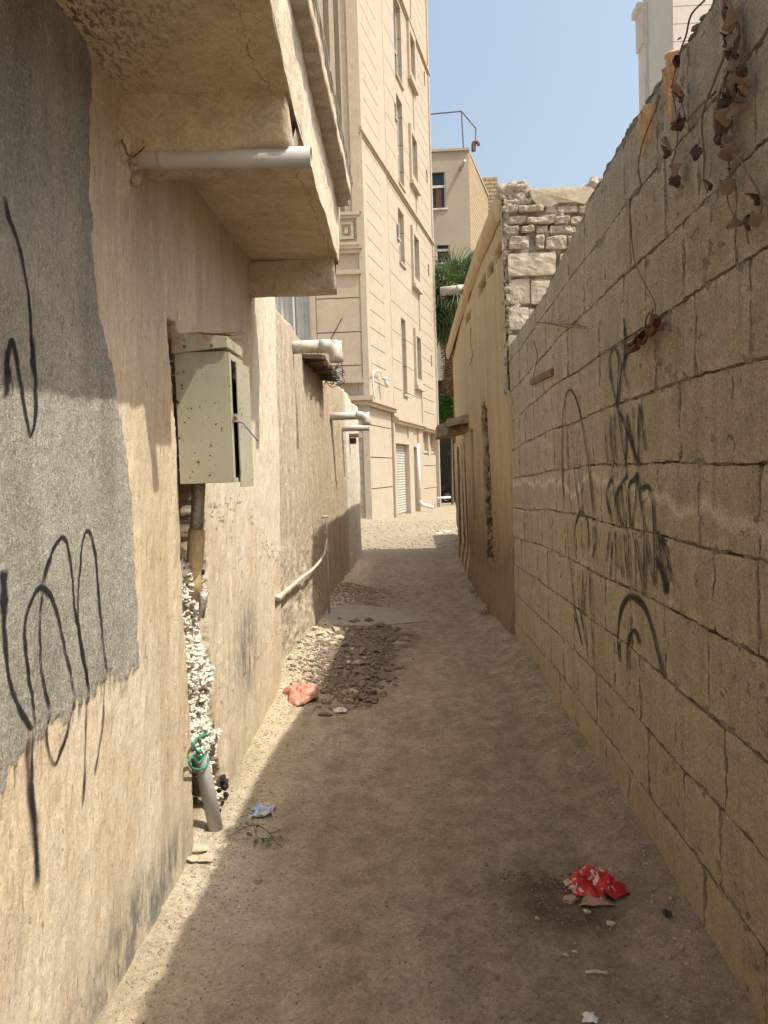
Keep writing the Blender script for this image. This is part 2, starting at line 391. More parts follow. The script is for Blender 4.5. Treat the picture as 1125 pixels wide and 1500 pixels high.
M_['ground'] = m_ground(); M_['block'] = m_block(); M_['mortar'] = m_mortar('rough mortar', (.25, .205, .145), (.46, .395, .29)); M_['walla'] = m_wall_a(); M_['wallb'] = m_wall_b()
M_['ochre'] = m_ochre(); M_['cement'] = m_cement(); M_['soffit'] = m_soffit(); M_['trav'] = m_traver(); M_['trav2'] = m_traver('pink travertine', (1, .93, .88))
M_['box'] = m_metal_box(); M_['paint'] = m_paint()
M_['fascia'] = m_cement('sunlit cement fascia', (.52, .44, .32), (.63, .55, .41), .35)
M_['stone'] = m_mortar('crumbling adobe brick', (.36, .305, .225), (.47, .41, .315))
M_['cleanblock'] = m_cement('dressed cement block', (.36, .31, .23), (.46, .40, .305), .2)
M_['pvc'] = simple('weathered grey pvc', (.44, .43, .40), .5, .1, 9, .0006, 60)
M_['pvcw'] = simple('dusty cream pvc', (.44, .40, .325), .6, .3, 22, .0006, 60)
M_['white'] = simple('white painted metal', (.62, .62, .58), .5, .06)
M_['iron'] = simple('dark rusty iron', (.09, .06, .04), .8, .3, 30, .002)
M_['rust'] = simple('flaking rust', (.16, .085, .05), .9, .35, 25, .004)
M_['black'] = simple('black rubber', (.02, .02, .02), .7, .2)
M_['tape'] = simple('brown packing tape wrap', (.55, .43, .24), .38, .2, 40, .006, 45)
M_['foil'] = simple('crinkled foil wrap', (.45, .42, .38), .35, .3, 40, .01, 60, .5)
M_['foam'] = simple('white gypsum filler', (.62, .58, .49), .9, .22, 40, .006, 90)
M_['hood'] = simple('dusty rough slab', (.34, .25, .165), .9, .4, 9, .012, 25)
M_['darkrender'] = simple('plain dark render', (.09, .08, .065), .9, .3, 1, .01, 3)  # even dark tone for the carport rear wall
M_['wood'] = simple('grey old timber', (.17, .12, .08), .85, .3, 14, .005, 40)
M_['post'] = simple('worn mud render post', (.60, .47, .31), .9, .2, 6, .01, 30)
M_['twig'] = simple('dry vine stem', (.17, .115, .085), .85, .25, 40, .002)
M_['dleaf'] = simple('dead curled leaf', (.060, .036, .025), .8, .4, 30, .002)
M_['dleaf2'] = simple('red brown dead leaf', (.125, .050, .028), .75, .4, 30, .002)
M_['clay'] = simple('terracotta mortar drip', (.50, .30, .16), .9, .25, 25, .006, 60)
M_['rock'] = simple('dusty rubble stone', (.35, .285, .20), .95, .25, 9, .008, 50)
M_['rockp'] = simple('pale rubble stone', (.49, .41, .305), .95, .18, 9, .006, 50)
M_['shutter'] = simple('beige shutter metal', (.47, .455, .40), .5, .06)
M_['clod'] = simple('dark soil clod', (.19, .152, .112), .97, .35, 20, .01, 60)
M_['concrete'] = simple('grey concrete patch', (.34, .30, .24), .9, .12, 6, .003, 60)
M_['glass'] = simple('dark window glass', (.025, .032, .042), .3, .2, 3, 0, 1, 0, .35)
M_['dlump'] = simple('dirty mortar lump', (.30, .235, .16), .95, .35, 30, .01, 60)
M_['curtain'] = simple('pale net curtain', (.42, .43, .40), .8, .12, 3, .004, 20)
M_['dark'] = simple('unlit interior', (.05, .04, .03), .9, .2)
M_['plasterfar'] = simple('far beige render', (.36, .31, .235), .9, .1, .6, .01, 3)
M_['frame'] = simple('pale window frame', (.55, .53, .52), .5, .05)
M_['panelw'] = simple('smooth pale render', (.55, .53, .49), .8, .04, 1, .002, 5)
M_['cladw'] = simple('white stone cladding', (.56, .52, .47), .6, .07, .8, .002, 5)
M_['green'] = simple('green cord', (.05, .26, .18), .5, .15)
M_['leaf'] = simple('fresh green leaf', (.10, .22, .04), .5, .3, 12, 0)
M_['olive'] = simple('wilting olive leaf', (.075, .10, .035), .6, .3, 30, 0)
M_['palm'] = simple('palm frond green', (.11, .17, .07), .5, .3, 3, 0)
M_['deadpalm'] = simple('dead palm skirt', (.28, .19, .10), .85, .3, 5, .01)
M_['carpaint'] = simple('black car paint', (.012, .012, .014), .2, .1, 3, 0, 1, 0, .6)
M_['alloy'] = simple('alloy wheel', (.5, .5, .5), .35, .05, 3, 0, 1, .8)
M_['bluegrey'] = simple('painted steel pipe', (.12, .14, .17), .6, .1)

# ================================================================ ground
def path_x(y): return -0.07 + 0 * y
def gh(x, y):
    x = np.asarray(x, float); y = np.asarray(y, float)
    near = sst(40, 15, np.abs(y - 10)) * sst(5, 2.5, np.abs(x))
    z = near * (fbm(x * 1.3, y * 1.3, 4, 3) * .018 + fbm(x * 9, y * 6, 4, 5) * .006)
    lit = sst(-.98, -.60, x)
    # soil banked against both walls
    rw = np.where(y < 6.8, .93, .88)
    z = z + (.075 + .03 * fbm(y * 2, y * 0, 3, 8)) * sst(rw - .30, rw + .02, x) * sst(1.0, 3.0, y) * sst(15, 12, y)
    z = z + .05 * sst(-.70, -.98, x) * sst(2, 5, y) * sst(15, 12, y)
    r = lambda cx, cy, sx, sy: np.exp(-(((x - cx) / sx) ** 2 + ((y - cy) / sy) ** 2))
    z = z + .13 * r(-.95, 5.9, .28, .75) + .07 * r(-.55, 6.3, .32, .8) * (1 + .5 * fbm(x * 9, y * 9, 4, 12))
    z = z + .17 * r(-.78, 9.3, .34, .55) * (1 + .2 * fbm(x * 14, y * 14, 3, 13))
    z = z + .05 * r(-.45, 7.15, .34, .14) * (1 + .8 * fbm(x * 12, y * 12, 4, 14))
    z = z + .02 * r(.47, 2.75, .17, .14) * (1 + 1.2 * fbm(x * 20, y * 20, 4, 15))
    z = z + .25 * r(-1.6, 21.6, .9, 1.8) + .12 * r(-.3, 19.5, 1.2, 1.2) * (1 + .3 * fbm(x * 5, y * 5, 4, 9)) + .06 * r(1.0, 17.3, .5, .6)
    z = z - .011 * np.clip(y - 22, 0, 30)
    return z
def build_ground():
    xs = np.concatenate([[-600, -200, -60, -20, -8, -4, -2.5, -1.7], np.arange(-1.3, 1.31, .0155), [1.5, 1.8, 2.2, 3, 4, 6, 8, 20, 60, 200, 600]])
    xs = np.sort(np.concatenate([xs, np.arange(-2.4, -1.35, .1), np.arange(1.6, 2.9, .1)])); xs = np.unique(np.round(xs, 4))
    ys = [-600, -200, -60, -20, -5, -1, .5, 1.0, 1.4]
    y = 1.6
    while y < 28: ys.append(y); y += .0055 * y
    ys += list(np.arange(28.5, 50, 1.5)) + [60, 90, 150, 300, 600]
    X, Y = np.meshgrid(xs, np.array(ys), indexing='ij')
    Z = gh(X, Y)
    P = np.stack([X, Y, Z], -1)
    n = fbm(X * 5, Y * 5, 4, 31)
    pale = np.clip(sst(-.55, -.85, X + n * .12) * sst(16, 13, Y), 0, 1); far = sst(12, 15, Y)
    g = lambda cx, cy, sx, sy: np.exp(-(((X - cx) / sx) ** 2 + ((Y - cy) / sy) ** 2))
    soil = np.clip(1.6 * g(-.35, 7.0, .42, .5) + 1.7 * g(-.42, 6.0, .24, .8) + 1.2 * g(.47, 2.72, .15, .16) + .8 * g(.55, 2.55, .2, .1), 0, 1) * sst(-.5, .3, n + .2)
    chalk = np.clip(1.2 * g(-.86, 3.0, .14, .35) + .8 * g(-.75, 6.75, .2, .2) + .5 * g(-.6, 2.6, .2, .3), 0, 1)
    pale = pale * (1 - soil)
    o = grid_obj('ground', P, M_['ground'], None, False, dict(pale=pale, soil=soil, chalk=chalk, far=far), kind='structure')
    return o
build_ground()

def gz(x, y): return float(gh(np.array([x]), np.array([y]))[0])
# grey concrete apron beside the left wall
def concrete_patch():
    pts = [PZ(*p) for p in [(440, 914), (470, 896), (520, 892), (575, 893), (612, 902), (628, 910), (590, 914), (540, 917), (490, 919)]]
    mb = MB(); n = len(pts)
    zt = [gz(p[0], p[1]) + .018 for p in pts]
    cx = sum(p[0] for p in pts) / n; cy_ = sum(p[1] for p in pts) / n
    v = [(p[0], p[1], max(.004, zt[i] - .008)) for i, p in enumerate(pts)] + [(p[0], p[1], -.06) for p in pts] + [(cx, cy_, gz(cx, cy_) + .018)]
    mb.add(v, [(i, (i + 1) % n, 2 * n) for i in range(n)] + [(i + n, (i + 1) % n + n, (i + 1) % n, i) for i in range(n)])
    o = mb.build('concrete_apron', M_['concrete']); tag(o, kind='structure')
concrete_patch()

# ================================================================ right block wall
RX = .93
xs_ = lambda seq: ([a for a, b in seq], [b for a, b in seq])
def course_z(k, y):      # the bed joints sag slightly towards the far end
    y = np.asarray(y, float)
    base = np.interp(y, [0, 3.3, 4.9, 7.0], [1.60, 1.60, 1.575, 1.485]); stp = np.interp(y, [0, 7], [.272, .262])
    wob = .006 * np.sin(y * 2.1 + k * 1.7) + .004 * np.sin(y * 5.3 + k)
    return base + k * stp + wob
def wall_top(y):
    return np.interp(y, [0, 2.6, 3.4, 4.1, 5.1, 6.9], [2.99, 2.975, 2.965, 2.87, 2.745, 2.69])
def right_wall():
    root = empty('block_wall', (RX + .1, 4, 0), 'long shaded grey-brown cement block wall with black scrawled graffiti on the right of the alley', 'wall')
    rng = random.Random(4)
    # mortar sheet between and behind the blocks
    ys = np.arange(.55, 6.82, .0125); zs = np.arange(-.15, 3.0, .0125)
    Y, Z = np.meshgrid(ys, zs, indexing='ij')
    T = wall_top(Y) + .012 * fbm(Y * 9, Y * 0, 4, 71)
    Zc = np.minimum(Z, T)
    dep = .013 + .022 * fbm(Y * 22, Z * 30, 4, 41) + .09 * np.clip(fbm(Y * 6, Z * 9, 4, 42) - .22, 0, 1)
    dep = np.clip(dep, .0, .040)
    top = sst(.03, .0, T - Z)
    X = RX + dep
    P = np.stack([X, Y, Zc], -1)
    # top and back of the wall
    P = np.concatenate([P, np.stack([X[:, -1:] + .10, Y[:, -1:], Zc[:, -1:] + .006], -1), np.stack([X[:, -1:] * 0 + RX + .2, Y[:, -1:], Zc[:, -1:] - .004], -1),
                        np.stack([X[:, -1:] * 0 + RX + .2, Y[:, -1:], Zc[:, -1:] * 0 - .15], -1)], 1)
    grid_obj('mortar', P, M_['mortar'], root, False)
    # blocks
    org = _root(root)
    for k in range(-6, 6):
        y = .6 + rng.uniform(-.3, 0) + (k % 2) * .22
        while y < 6.8:
            L = rng.choice([.40, .41, .42, .39, .30])
            y0 = y + rng.uniform(.003, .010); y1 = min(y + L - rng.uniform(.004, .012), 6.80); y += L
            if y1 - y0 < .06: continue
            g = rng.uniform(.0035, .0075)
            n, m_ = 18, 12
            U, W = np.meshgrid(np.linspace(0, 1, n), np.linspace(0, 1, m_), indexing='ij')
            Yb = y0 + (y1 - y0) * U
            zb = course_z(k, Yb) + g; zt = course_z(k + 1, Yb) - g
            tp = wall_top(Yb) - .004
            zt = np.minimum(zt, tp)
            if (zt - zb).max() < .04: continue
            zb = np.minimum(zb, zt - .005)
            Zb = zb + (zt - zb) * W
            sd = rng.randint(0, 999)
            e = np.minimum(np.minimum(U, 1 - U) * (y1 - y0), np.minimum(W, 1 - W) * .25)
            rough = fbm(Yb * 30, Zb * 30, 3, sd)
            rag = .006 * fbm(Yb * 25, Zb * 25, 2, sd + 5)
            edge = np.exp(-e / .003) * np.clip(.0005 + .014 * rough, 0, .02)
            Xb = RX + .002 + rng.uniform(-.0015, .003) + .0015 * rough + np.clip(edge, 0, .03) + (Yb - y0) * rng.uniform(-.004, .004)
            P = np.stack([Xb, Yb + rag * (e < .001), Zb + rag * (e < .001)], -1)
            smear = np.clip(sst(.045, .004, e) * (fbm(Yb * 7, Zb * 9, 4, sd + 9) * 1.6 + .45), 0, 1)
            # returns: push a border ring back into the wall
            ring = []
            idx = [(i, 0) for i in range(n)] + [(n - 1, j) for j in range(1, m_)] + [(i, m_ - 1) for i in range(n - 2, -1, -1)] + [(0, j) for j in range(m_ - 2, 0, -1)]
            V = P.reshape(-1, 3); b = len(V)
            V1 = np.array([P[i, j] for i, j in idx]); V2 = V1 + [.08, 0, 0]; V = np.concatenate([V, V1, V2])
            Q = list(map(tuple, grid_quads(n, m_)[:, ::-1])); c = len(idx)
            for t in range(c):
                t2 = (t + 1) % c; Q.append((b + t, b + t2, b + c + t2, b + c + t))
            me = np_mesh('cement_block', V - org, Q, True, dict(smear=np.concatenate([smear.ravel(), np.zeros(2 * c)])))
            link('cement_block', me, M_['block'], root)
    return root
RW = right_wall()

# ---------------------------------------------------------------- spray paint ribbons on a wall plane X = const
def smooth_path(pts, step=.012):
    P = np.array(pts, float); n = len(P); out = []
    if n == 2: P = np.array([P[0], (P[0] + P[1]) / 2 + [0, 0], P[1]]); n = 3
    E = np.vstack([2 * P[0] - P[1], P, 2 * P[-1] - P[-2]])
    for i in range(1, n):
        a, b, c, d = E[i - 1], E[i], E[i + 1], E[i + 2]
        k = max(3, int(np.linalg.norm(c - b) / step))
        for t in np.linspace(0, 1, k, endpoint=False):
            out.append(.5 * ((2 * b) + (-a + c) * t + (2 * a - 5 * b + 4 * c - d) * t * t + (-a + 3 * b - 3 * c + d) * t ** 3))
    out.append(P[-1]); return np.array(out)
def ribbons(name, strokes, pf, xf, parent, flip):
    V = []; Q = []; E = []; D = []; b = 0; lanes = np.array([-1, -.6, -.25, 0, .25, .6, 1.0])
    for si, (px, wd, dens) in enumerate(strokes):
        pl = smooth_path([pf(a, c)[1:] for a, c in px])
        t = np.gradient(pl, axis=0); t /= np.linalg.norm(t, axis=1)[:, None] + 1e-9
        nn = np.stack([-t[:, 1], t[:, 0]], 1)
        s = np.linspace(0, 1, len(pl))
        ww = wd * (1 + .25 * np.sin(s * 9 + si) + .15 * np.sin(s * 23 + si * 2) + .5 * sst(.12, 0, np.minimum(s, 1 - s)))
        dd = .86 * dens * np.clip(np.minimum(s, 1 - s) * 9 + .25, 0, 1) * (.85 + .15 * np.sin(s * 14 + si * 3))
        R = pl[:, None, :] + nn[:, None, :] * (ww[:, None] * lanes[None, :])[..., None]
        x = xf(R[..., 0], R[..., 1]) + (si % 7) * (.00015 if flip else -.00015)
        P = np.stack([x, R[..., 0], R[..., 1]], -1); n = len(pl); k = len(lanes)
        V.append(P.reshape(-1, 3)); q = grid_quads(n, k, flip) + b; Q.append(q); b += n * k
        E.append(np.broadcast_to(np.abs(lanes), (n, k)).ravel()); D.append(np.repeat(dd, k))
    V = np.concatenate(V) - _root(parent)
    me = np_mesh(name, V, np.concatenate(Q), True, dict(edge=np.concatenate(E), dens=np.concatenate(D)))
    return link(name, me, M_['paint'], parent, 'thin black spray paint scrawl of tall loops and zigzags')
def zz(ox, oy, s, pts): return [(ox + x / s, oy + y / s) for x, y in pts]
A6 = lambda *p: zz(760, 560, 3.408, p)
A5 = lambda *p: zz(700, 450, 2.647, p)
w1, w2 = .0108, .0138
RS = [(A6((228, 640), (219, 430), (220, 200), (232, 85), (255, 38), (285, 75), (315, 200), (350, 420), (365, 560), (378, 705)), w2, .95),
      (A6((235, 240), (250, 480), (265, 660)), w1, .6), (A6((278, 380), (285, 500), (310, 650)), w2, .7), (A6((290, 240), (300, 430), (330, 640)), w1, .6),
      (A6((332, 540), (350, 690)), w1, .7), (A6((285, 870), (282, 740), (300, 665), (318, 645), (345, 700), (352, 800), (345, 830)), w2, .9),
      (A6((380, 710), (385, 800), (370, 875)), w2, .9), (A6((240, 680), (255, 900), (285, 1140), (320, 1310)), w1, .8), (A6((312, 680), (322, 880)), w1, .6),
      (A6((298, 930), (302, 1100), (330, 1260), (352, 1390)), w1, .9), (A6((322, 930), (318, 1150), (325, 1230)), w2 * 1.3, .8), (A6((345, 930), (330, 1130), (347, 1330)), w1, .8),
      (A6((355, 920), (362, 1130), (385, 1430)), w1, .8), (A6((370, 980), (380, 1190)), w1, .5), (A6((275, 1150), (300, 1240), (322, 1320)), w2, .8), (A6((262, 900), (275, 1080), (290, 1180)), w1, .6),
      (A5((570, 40), (572, 130), (570, 205)), .02, .9), (A5((533, 150), (514, 200), (520, 290), (543, 380)), w2, .95), (A5((533, 150), (548, 200), (546, 300), (541, 390)), w2, .85),
      (A5((585, 168), (560, 250), (541, 395)), w2, 1.0), (A5((572, 195), (576, 260), (585, 312)), w1, .7), (A5((561, 130), (562, 200), (556, 300)), w1, .7),
      (A6((432, 190), (438, 330), (450, 430)), w1, .7), (A6((455, 200), (470, 430)), w1, .8), (A6((458, 150), (480, 430)), w1, .8), (A6((478, 160), (492, 430)), w1, .7),
      (A6((495, 120), (520, 300), (545, 430)), w1, .9), (A6((500, 140), (560, 290), (590, 405)), w2, 1), (A6((540, 160), (540, 300), (536, 430)), w2, .9), (A6((545, 150), (560, 260), (600, 410)), w2, .9),
      (A6((605, 105), (600, 260), (600, 430)), w2, .9), (A6((605, 105), (620, 200), (636, 350)), w2, .9), (A6((572, 120), (575, 300), (580, 400)), w1, .6),
      (A6((472, 470), (440, 560), (470, 705)), w2, 1), (A6((548, 460), (510, 520), (488, 580), (520, 730)), w2, 1.1), (A6((470, 440), (478, 560), (495, 730)), w1, .8),
      (A6((515, 440), (515, 580), (540, 740)), w1, .8), (A6((600, 445), (585, 480), (553, 515), (552, 600), (560, 730)), w2, 1.1), (A6((592, 450), (588, 560), (566, 740)), w1, .9),
      (A6((600, 440), (606, 560), (628, 700), (630, 860), (630, 1065)), w2, .9), (A6((608, 545), (625, 525), (650, 525), (668, 570), (680, 760), (682, 1010)), w2, 1), (A6((495, 440), (498, 600), (505, 720)), w1, .6),
      (A6((455, 740), (440, 900)), w2, .85), (A6((468, 790), (458, 985)), w2, .85), (A6((480, 740), (488, 850), (502, 935)), w1, .8), (A6((510, 750), (512, 880), (523, 990)), w1, .8),
      (A6((530, 750), (535, 860), (550, 990)), w2, .9), (A6((550, 750), (555, 880), (562, 990)), w1, .9), (A6((570, 740), (600, 880), (630, 1075)), w2, .9), (A6((640, 780), (655, 900), (682, 1020)), w2, .8),
      (A6((700, 750), (715, 860), (745, 1060)), w2, 1), (A6((688, 870), (715, 950), (742, 1060)), .024, 1.1), (A6((712, 780), (745, 880), (766, 1000)), w2, .9), (A6((700, 735), (705, 780), (730, 800)), .02, .9),
      (A6((502, 1390), (498, 1260), (510, 1150), (535, 1090), (568, 1070), (625, 1115), (665, 1220), (700, 1360), (732, 1490)), .019, 1.1), (A6((545, 1440), (550, 1300), (572, 1242), (592, 1255), (606, 1312)), .018, 1),
      (A6((500, 1290), (505, 1400)), .02, .8), (A6((558, 1330), (562, 1440)), w1, .6)]
ribbons('graffiti', RS, lambda a, c: PX(a, c, RX), lambda y, z: RX - .0035 + 0 * y, RW, False)
def smooth3(pts, k=8):
    P = [Vector(p) for p in pts]; E = [P[0] * 2 - P[1]] + P + [P[-1] * 2 - P[-2]]; o = []
    for i in range(1, len(P)):
        a, b, c, d = E[i - 1:i + 3]
        for j in range(k):
            t = j / k; o.append(.5 * ((2 * b) + (c - a) * t + (2 * a - 5 * b + 4 * c - d) * t * t + (3 * b - a - 3 * c + d) * t ** 3))
    return o + [P[-1]]

# ================================================================ left: old house wall with balcony
def interp_px(pts, X, key):   # photo points on the leaning face -> (sorted z -> y) or (sorted y -> z)
    q = [PA(a, b)[1:] for a, b in pts]
    q = sorted(q, key=lambda t: t[1 if key == 'z' else 0])
    return ([t[1] for t in q], [t[0] for t in q]) if key == 'z' else ([t[0] for t in q], [t[1] for t in q])
gE = interp_px([(105, -60), (105, 0), (125, 80), (130, 130), (128, 300), (140, 450), (165, 560), (185, 700), (195, 850), (199, 960), (200, 1080)], LX, 'z')
gB = interp_px([(198, 985), (185, 990), (150, 1000), (130, 1028), (105, 1042), (85, 1055), (50, 1072), (30, 1110), (0, 1150)], LX, 'y')
cL = interp_px([(246, 480), (262, 700), (268, 900), (280, 1100), (284, 1235)], LX, 'z')
cR = interp_px([(258, 480), (298, 715), (300, 800), (302, 880), (308, 1000), (322, 1150), (334, 1240)], LX, 'z')
CZT = PA(246, 470)[2]
def wallA(y, z, full=False):
    y = np.asarray(y, float); z = np.asarray(z, float); y, z = np.broadcast_arrays(y, z)
    h = .014 * fbm(y * 1.6, z * .9, 4, 51) + .003 * fbm(y * 22, z * 11, 4, 52)
    h = h + .007 * fbm(y * 13, z * .5, 3, 53) + .004 * np.clip(fbm(y * 40, z * 3.0, 3, 54), 0, 1)
    n1 = .024 * fbm(y * 4, z * 7, 4, 55) + .016 * fbm(y * 30, z * 38, 3, 69); n2 = .045 * fbm(y * 45, z * 3, 3, 56)
    ye = np.interp(z, *gE) + n1; zb = np.interp(y, *gB) + n2
    grey = sst(.008, -.008, y - ye) * sst(-.008, .008, z - zb)
    # frayed rim near the bottom right of the grey coat
    fray = sst(.1, 0, np.abs(z - zb)) * sst(.08, -.02, y - ye) * sst(.15, .35, fbm(y * 55, z * 6, 3, 57))
    h = h + .007 * grey + grey * .0025 * fbm(y * 60, z * 45, 3, 58) + grey * .002 * np.exp(-np.abs(y - ye) / .03)
    # chase for the meter riser
    e = .012 * fbm(y * 0 + 1, z * 14, 4, 59); e2 = .02 * fbm(y * 0 + 7, z * 11, 4, 60)
    cut = sst(-.006, .006, y - np.interp(z, *cL) - e) * sst(.006, -.006, y - np.interp(z, *cR) - e2) * sst(.01, -.01, z - CZT) * sst(.02, .06, z)
    fill = sst(1.30, 1.22, z + .03 * np.sin(y * 60)) * sst(.40, .46, z)
    h = h * (1 - cut) - (.13 - .095 * fill) * cut
    # hack marks in the lower render
    pits = .6 * np.clip(fbm(y * 42, z * 8, 4, 61) - .36, 0, 1) * sst(1.6, 1.2, z) * (1 - grey) * (1 - cut)
    h = h - .03 * pits
    # crack lines
    cr = np.exp(-np.abs(y - (2.62 + .05 * fbm(z * 2, z * 0, 3, 62))) / .004) * sst(1.15, 1.05, z) * (1 - cut)
    cr = cr + np.exp(-np.abs(y - (4.55 + .09 * fbm(z * 1.5, z * 0 + 2, 4, 63))) / .006) * sst(1.1, 1.3, z) * sst(2.5, 2.3, z)
    cr = cr + np.exp(-np.abs(y - (4.95 + .07 * fbm(z * 2.5, z * 0 + 5, 4, 64))) / .006) * sst(.5, .8, z) * sst(2.0, 1.8, z)
    h = h - .008 * np.clip(cr, 0, 1)
    # white lime paint on the far part, peeled in tongues below
    zl = np.interp(y, [3.2, 3.6, 3.9, 4.3, 4.7, 5.3], [1.45, 1.42, 1.47, 1.30, 1.15, 1.0]) + .14 * fbm(y * 28, z * 1.2, 4, 65)
    white = sst(3.25, 3.4, y) * sst(-.012, .012, z - zl) * (1 - cut)
    tong = sst(.18, .3, fbm(y * 30, z * 1.6, 4, 66)) * sst(3.3, 3.5, y) * sst(.35, .6, z) * .8
    white = np.clip(np.maximum(white, tong * (z < zl)), 0, 1) * (1 - cut)
    white = white * sst(.02, -.02, z - np.interp(y, [3.2, 4.2, 4.45, 5.3], [1.98, 1.98, 2.75, 2.9]) - .06 * fbm(y * 6, z * 5, 4, 68))
    white = np.maximum(white, cut * fill)
    white = np.maximum(white, .55 * sst(-.1, .3, fbm(y * 3, z * 3, 4, 67)) * sst(1.35, .9, z) * sst(2.75, 2.4, y))
    h = h + .006 * (white > .5) * (y > 3.2) * (1 - cut)
    h = h + .034 * np.exp(-(((y - 2.42) / .065) ** 2 + ((z - 2.665) / .10) ** 2)) * np.clip(.7 + 1.6 * fbm(y * 26, z * 26, 4, 70), 0, 2)
    h = h + LEAN * z
    if not full: return LX + h
    G = lambda cy, cz, sy, sz: np.exp(-(((y - cy) / sy) ** 2 + ((z - cz) / sz) ** 2))
    stain = 1.1 * G(4.1, .62, .22, .28) + .9 * G(2.35, .12, .35, .14) + .7 * G(2.75, .15, .3, .1) + .45 * sst(.25, 0, z)
    return LX + h, dict(grey=np.clip(grey + fray, 0, 1), white=white * (1 - fray), stain=np.clip(stain, 0, 1), cut=cut * (1 - fill))
def left_house():
    root = empty('old_house', (LX - .2, 3, 0), 'old tan plastered house with grey render patch, black graffiti loops and a low balcony', 'house')
    ys = [.75]
    while ys[-1] < 5.27: ys.append(ys[-1] * 1.0035)
    ys = np.array(ys); ys[-1] = 5.28; zs = np.concatenate([np.arange(-.1, 2.93, .0062)])
    Y, Z = np.meshgrid(ys, zs, indexing='ij')
    X, at = wallA(Y, Z, True)
    Y = Y - .10 * np.clip(Z, 0, 3) * sst(4.4, 5.28, Y)
    P = np.stack([X, Y, Z], -1)
    # far end return
    P = np.concatenate([P, np.stack([X[-1:] - .35, Y[-1:] + .01, Z[-1:]], -1)], 0)
    at = {k: np.concatenate([v, v[-1:]], 0) for k, v in at.items()}
    grid_obj('wall_face', P, M_['walla'], root, True, at)
    box(-3.5, LX - .16, -2.5, 5.27, -.1, 3.35).build('wall_core', M_['cement'], root)
    box(LX - .17, LX - .02, 4.9, 5.0, -.1, 2.80).build('wall_end', M_['wallb'], root)
    # soffit: gently uneven sheet from wall to outer edge
    y2 = np.linspace(-2.2, 4.27, 200); u = np.linspace(0, 1, 40)
    YY, U = np.meshgrid(y2, u, indexing='ij')
    xe = np.interp(YY, [-2.2, 1.9, 2.5, 4.3], [-.27, -.315, -.345, -.365]) + .008 * fbm(YY * 3, YY * 0, 3, 80)
    XX = (LX + .04) * (1 - U) + xe * U
    zz_ = np.interp(U, [0, .12, 1], [2.80, 2.815, 2.795]) + .006 * fbm(XX * 4, YY * 3, 4, 81)
    S = np.stack([XX, YY, zz_], -1)
    grid_obj('balcony_soffit', S, M_['soffit'], root, True)
    # fascia / parapet face, slightly wavy and leaning
    v = np.linspace(0, 1, 40); YF, VF = np.meshgrid(np.linspace(-2.2, 4.29, 260), v, indexing='ij')
    xe = np.interp(YF, [-2.2, 1.9, 2.5, 4.3], [-.27, -.315, -.345, -.365]) + .008 * fbm(YF * 3, YF * 0, 3, 80)
    xf = xe + .012 * VF + .006 * fbm(YF * 6, VF * 3, 4, 82); zf = 2.792 + .30 * VF - .022 * (VF < .05) * np.clip(fbm(YF * 8, YF * 0, 3, 83), 0, 1)
    Pf = np.stack([xf, YF, zf], -1)
    Pf = np.concatenate([Pf, np.stack([xf[:, -1:] - .12, YF[:, -1:], zf[:, -1:]], -1)], 1)
    Pf = np.concatenate([Pf, Pf[-1:] + np.array([-.14, 0, 0])], 0)
    grid_obj('balcony_fascia', Pf, M_['fascia'], root, False)
    box(-1.0, -.45, -2.2, 4.27, 2.83, 3.07).build('balcony_slab', M_['cement'], root)
    # coping with ragged outer edge
    yc = np.linspace(-2.2, 4.22, 300); e = -.278 + .006 * fbm(yc * 7, yc * 0, 4, 84) + np.where(yc > 4.12, -.02, 0)
    prof = [(-.52, 3.085), (-.40, 3.083), (0, 3.088), (.004, 3.11), (.002, 3.16), (-.012, 3.185), (-.10, 3.19), (-.55, 3.2)]
    C = np.array([[(e[i] + a if k in (2, 3, 4, 5, 6) else -.8 + .02 * k, yc[i], b + .004 * math.sin(i * 1.3 + k)) for k, (a, b) in enumerate(prof)] for i in range(len(yc))])
    C = np.concatenate([C, C[-1:] * [1, 1, 0] + [-.03, .02, 3.14]], 0)
    grid_obj('balcony_coping', C, M_['cement'], root, False)
    mb = MB()
    for i in range(40):
        y = .4 + i * .095; mb.tube([(-.275, y, 3.19), (-.268 + random.uniform(-.006, .004), y + .05, 3.195), (-.275, y + .1, 3.188)], .0035, 4)
    for k in range(3): mb.tube([(-.272 + .003 * k, .2 + .02 * i, 3.188 + .006 * k + .003 * math.sin(i * .7 + k * 2)) for i in range(200)], .0022, 4)
    mb.build('roofing_felt_edge', M_['pvc'], root)
    # beams below the soffit
    def beam(y0, y1, x0, x1, z0, z1):
        n, k = 30, 8; rows = []
        for i in range(n):
            t = i / (n - 1); x = x0 + (x1 - x0) * t
            d = .006 * mn.noise(Vector((x * 6, y0, 3)))
            rows.append([(x, y0 + d, z1), (x, y0 + d, z0 + .012), (x, y0 + .012 + d, z0 + d), (x, y1 - .012, z0 + d), (x, y1, z0 + .012), (x, y1, z1)])
        R = np.array(rows); R = np.concatenate([R, (R[-1:] * 0 + R[-1].mean(0)) + (R[-1:] - R[-1].mean(0)) * .02], 0)
        grid_obj('balcony_beam', R, M_['cement'], root, True, smooth=False)
    beam(2.37, 2.62, LX + .02, -.352, 2.64, 2.83)
    beam(4.19, 4.285, LX + .02, -.385, 2.618, 2.80)
    # lump of mortar where the drain pipe leaves the wall
    mb = MB(); rg = random.Random(3)
    for i in range(60): mb.rock((LX + .09 + rg.uniform(-.01, .035), 2.42 + rg.gauss(0, .022), 2.622 + rg.gauss(0, .03)), rg.uniform(.006, .016), i, 2, 1.0)
    mb.build('mortar_lump', M_['cement'], root, True)
    # drain pipe
    a = PY(212, 232, 2.42); b = PY(456, 230, 2.42)
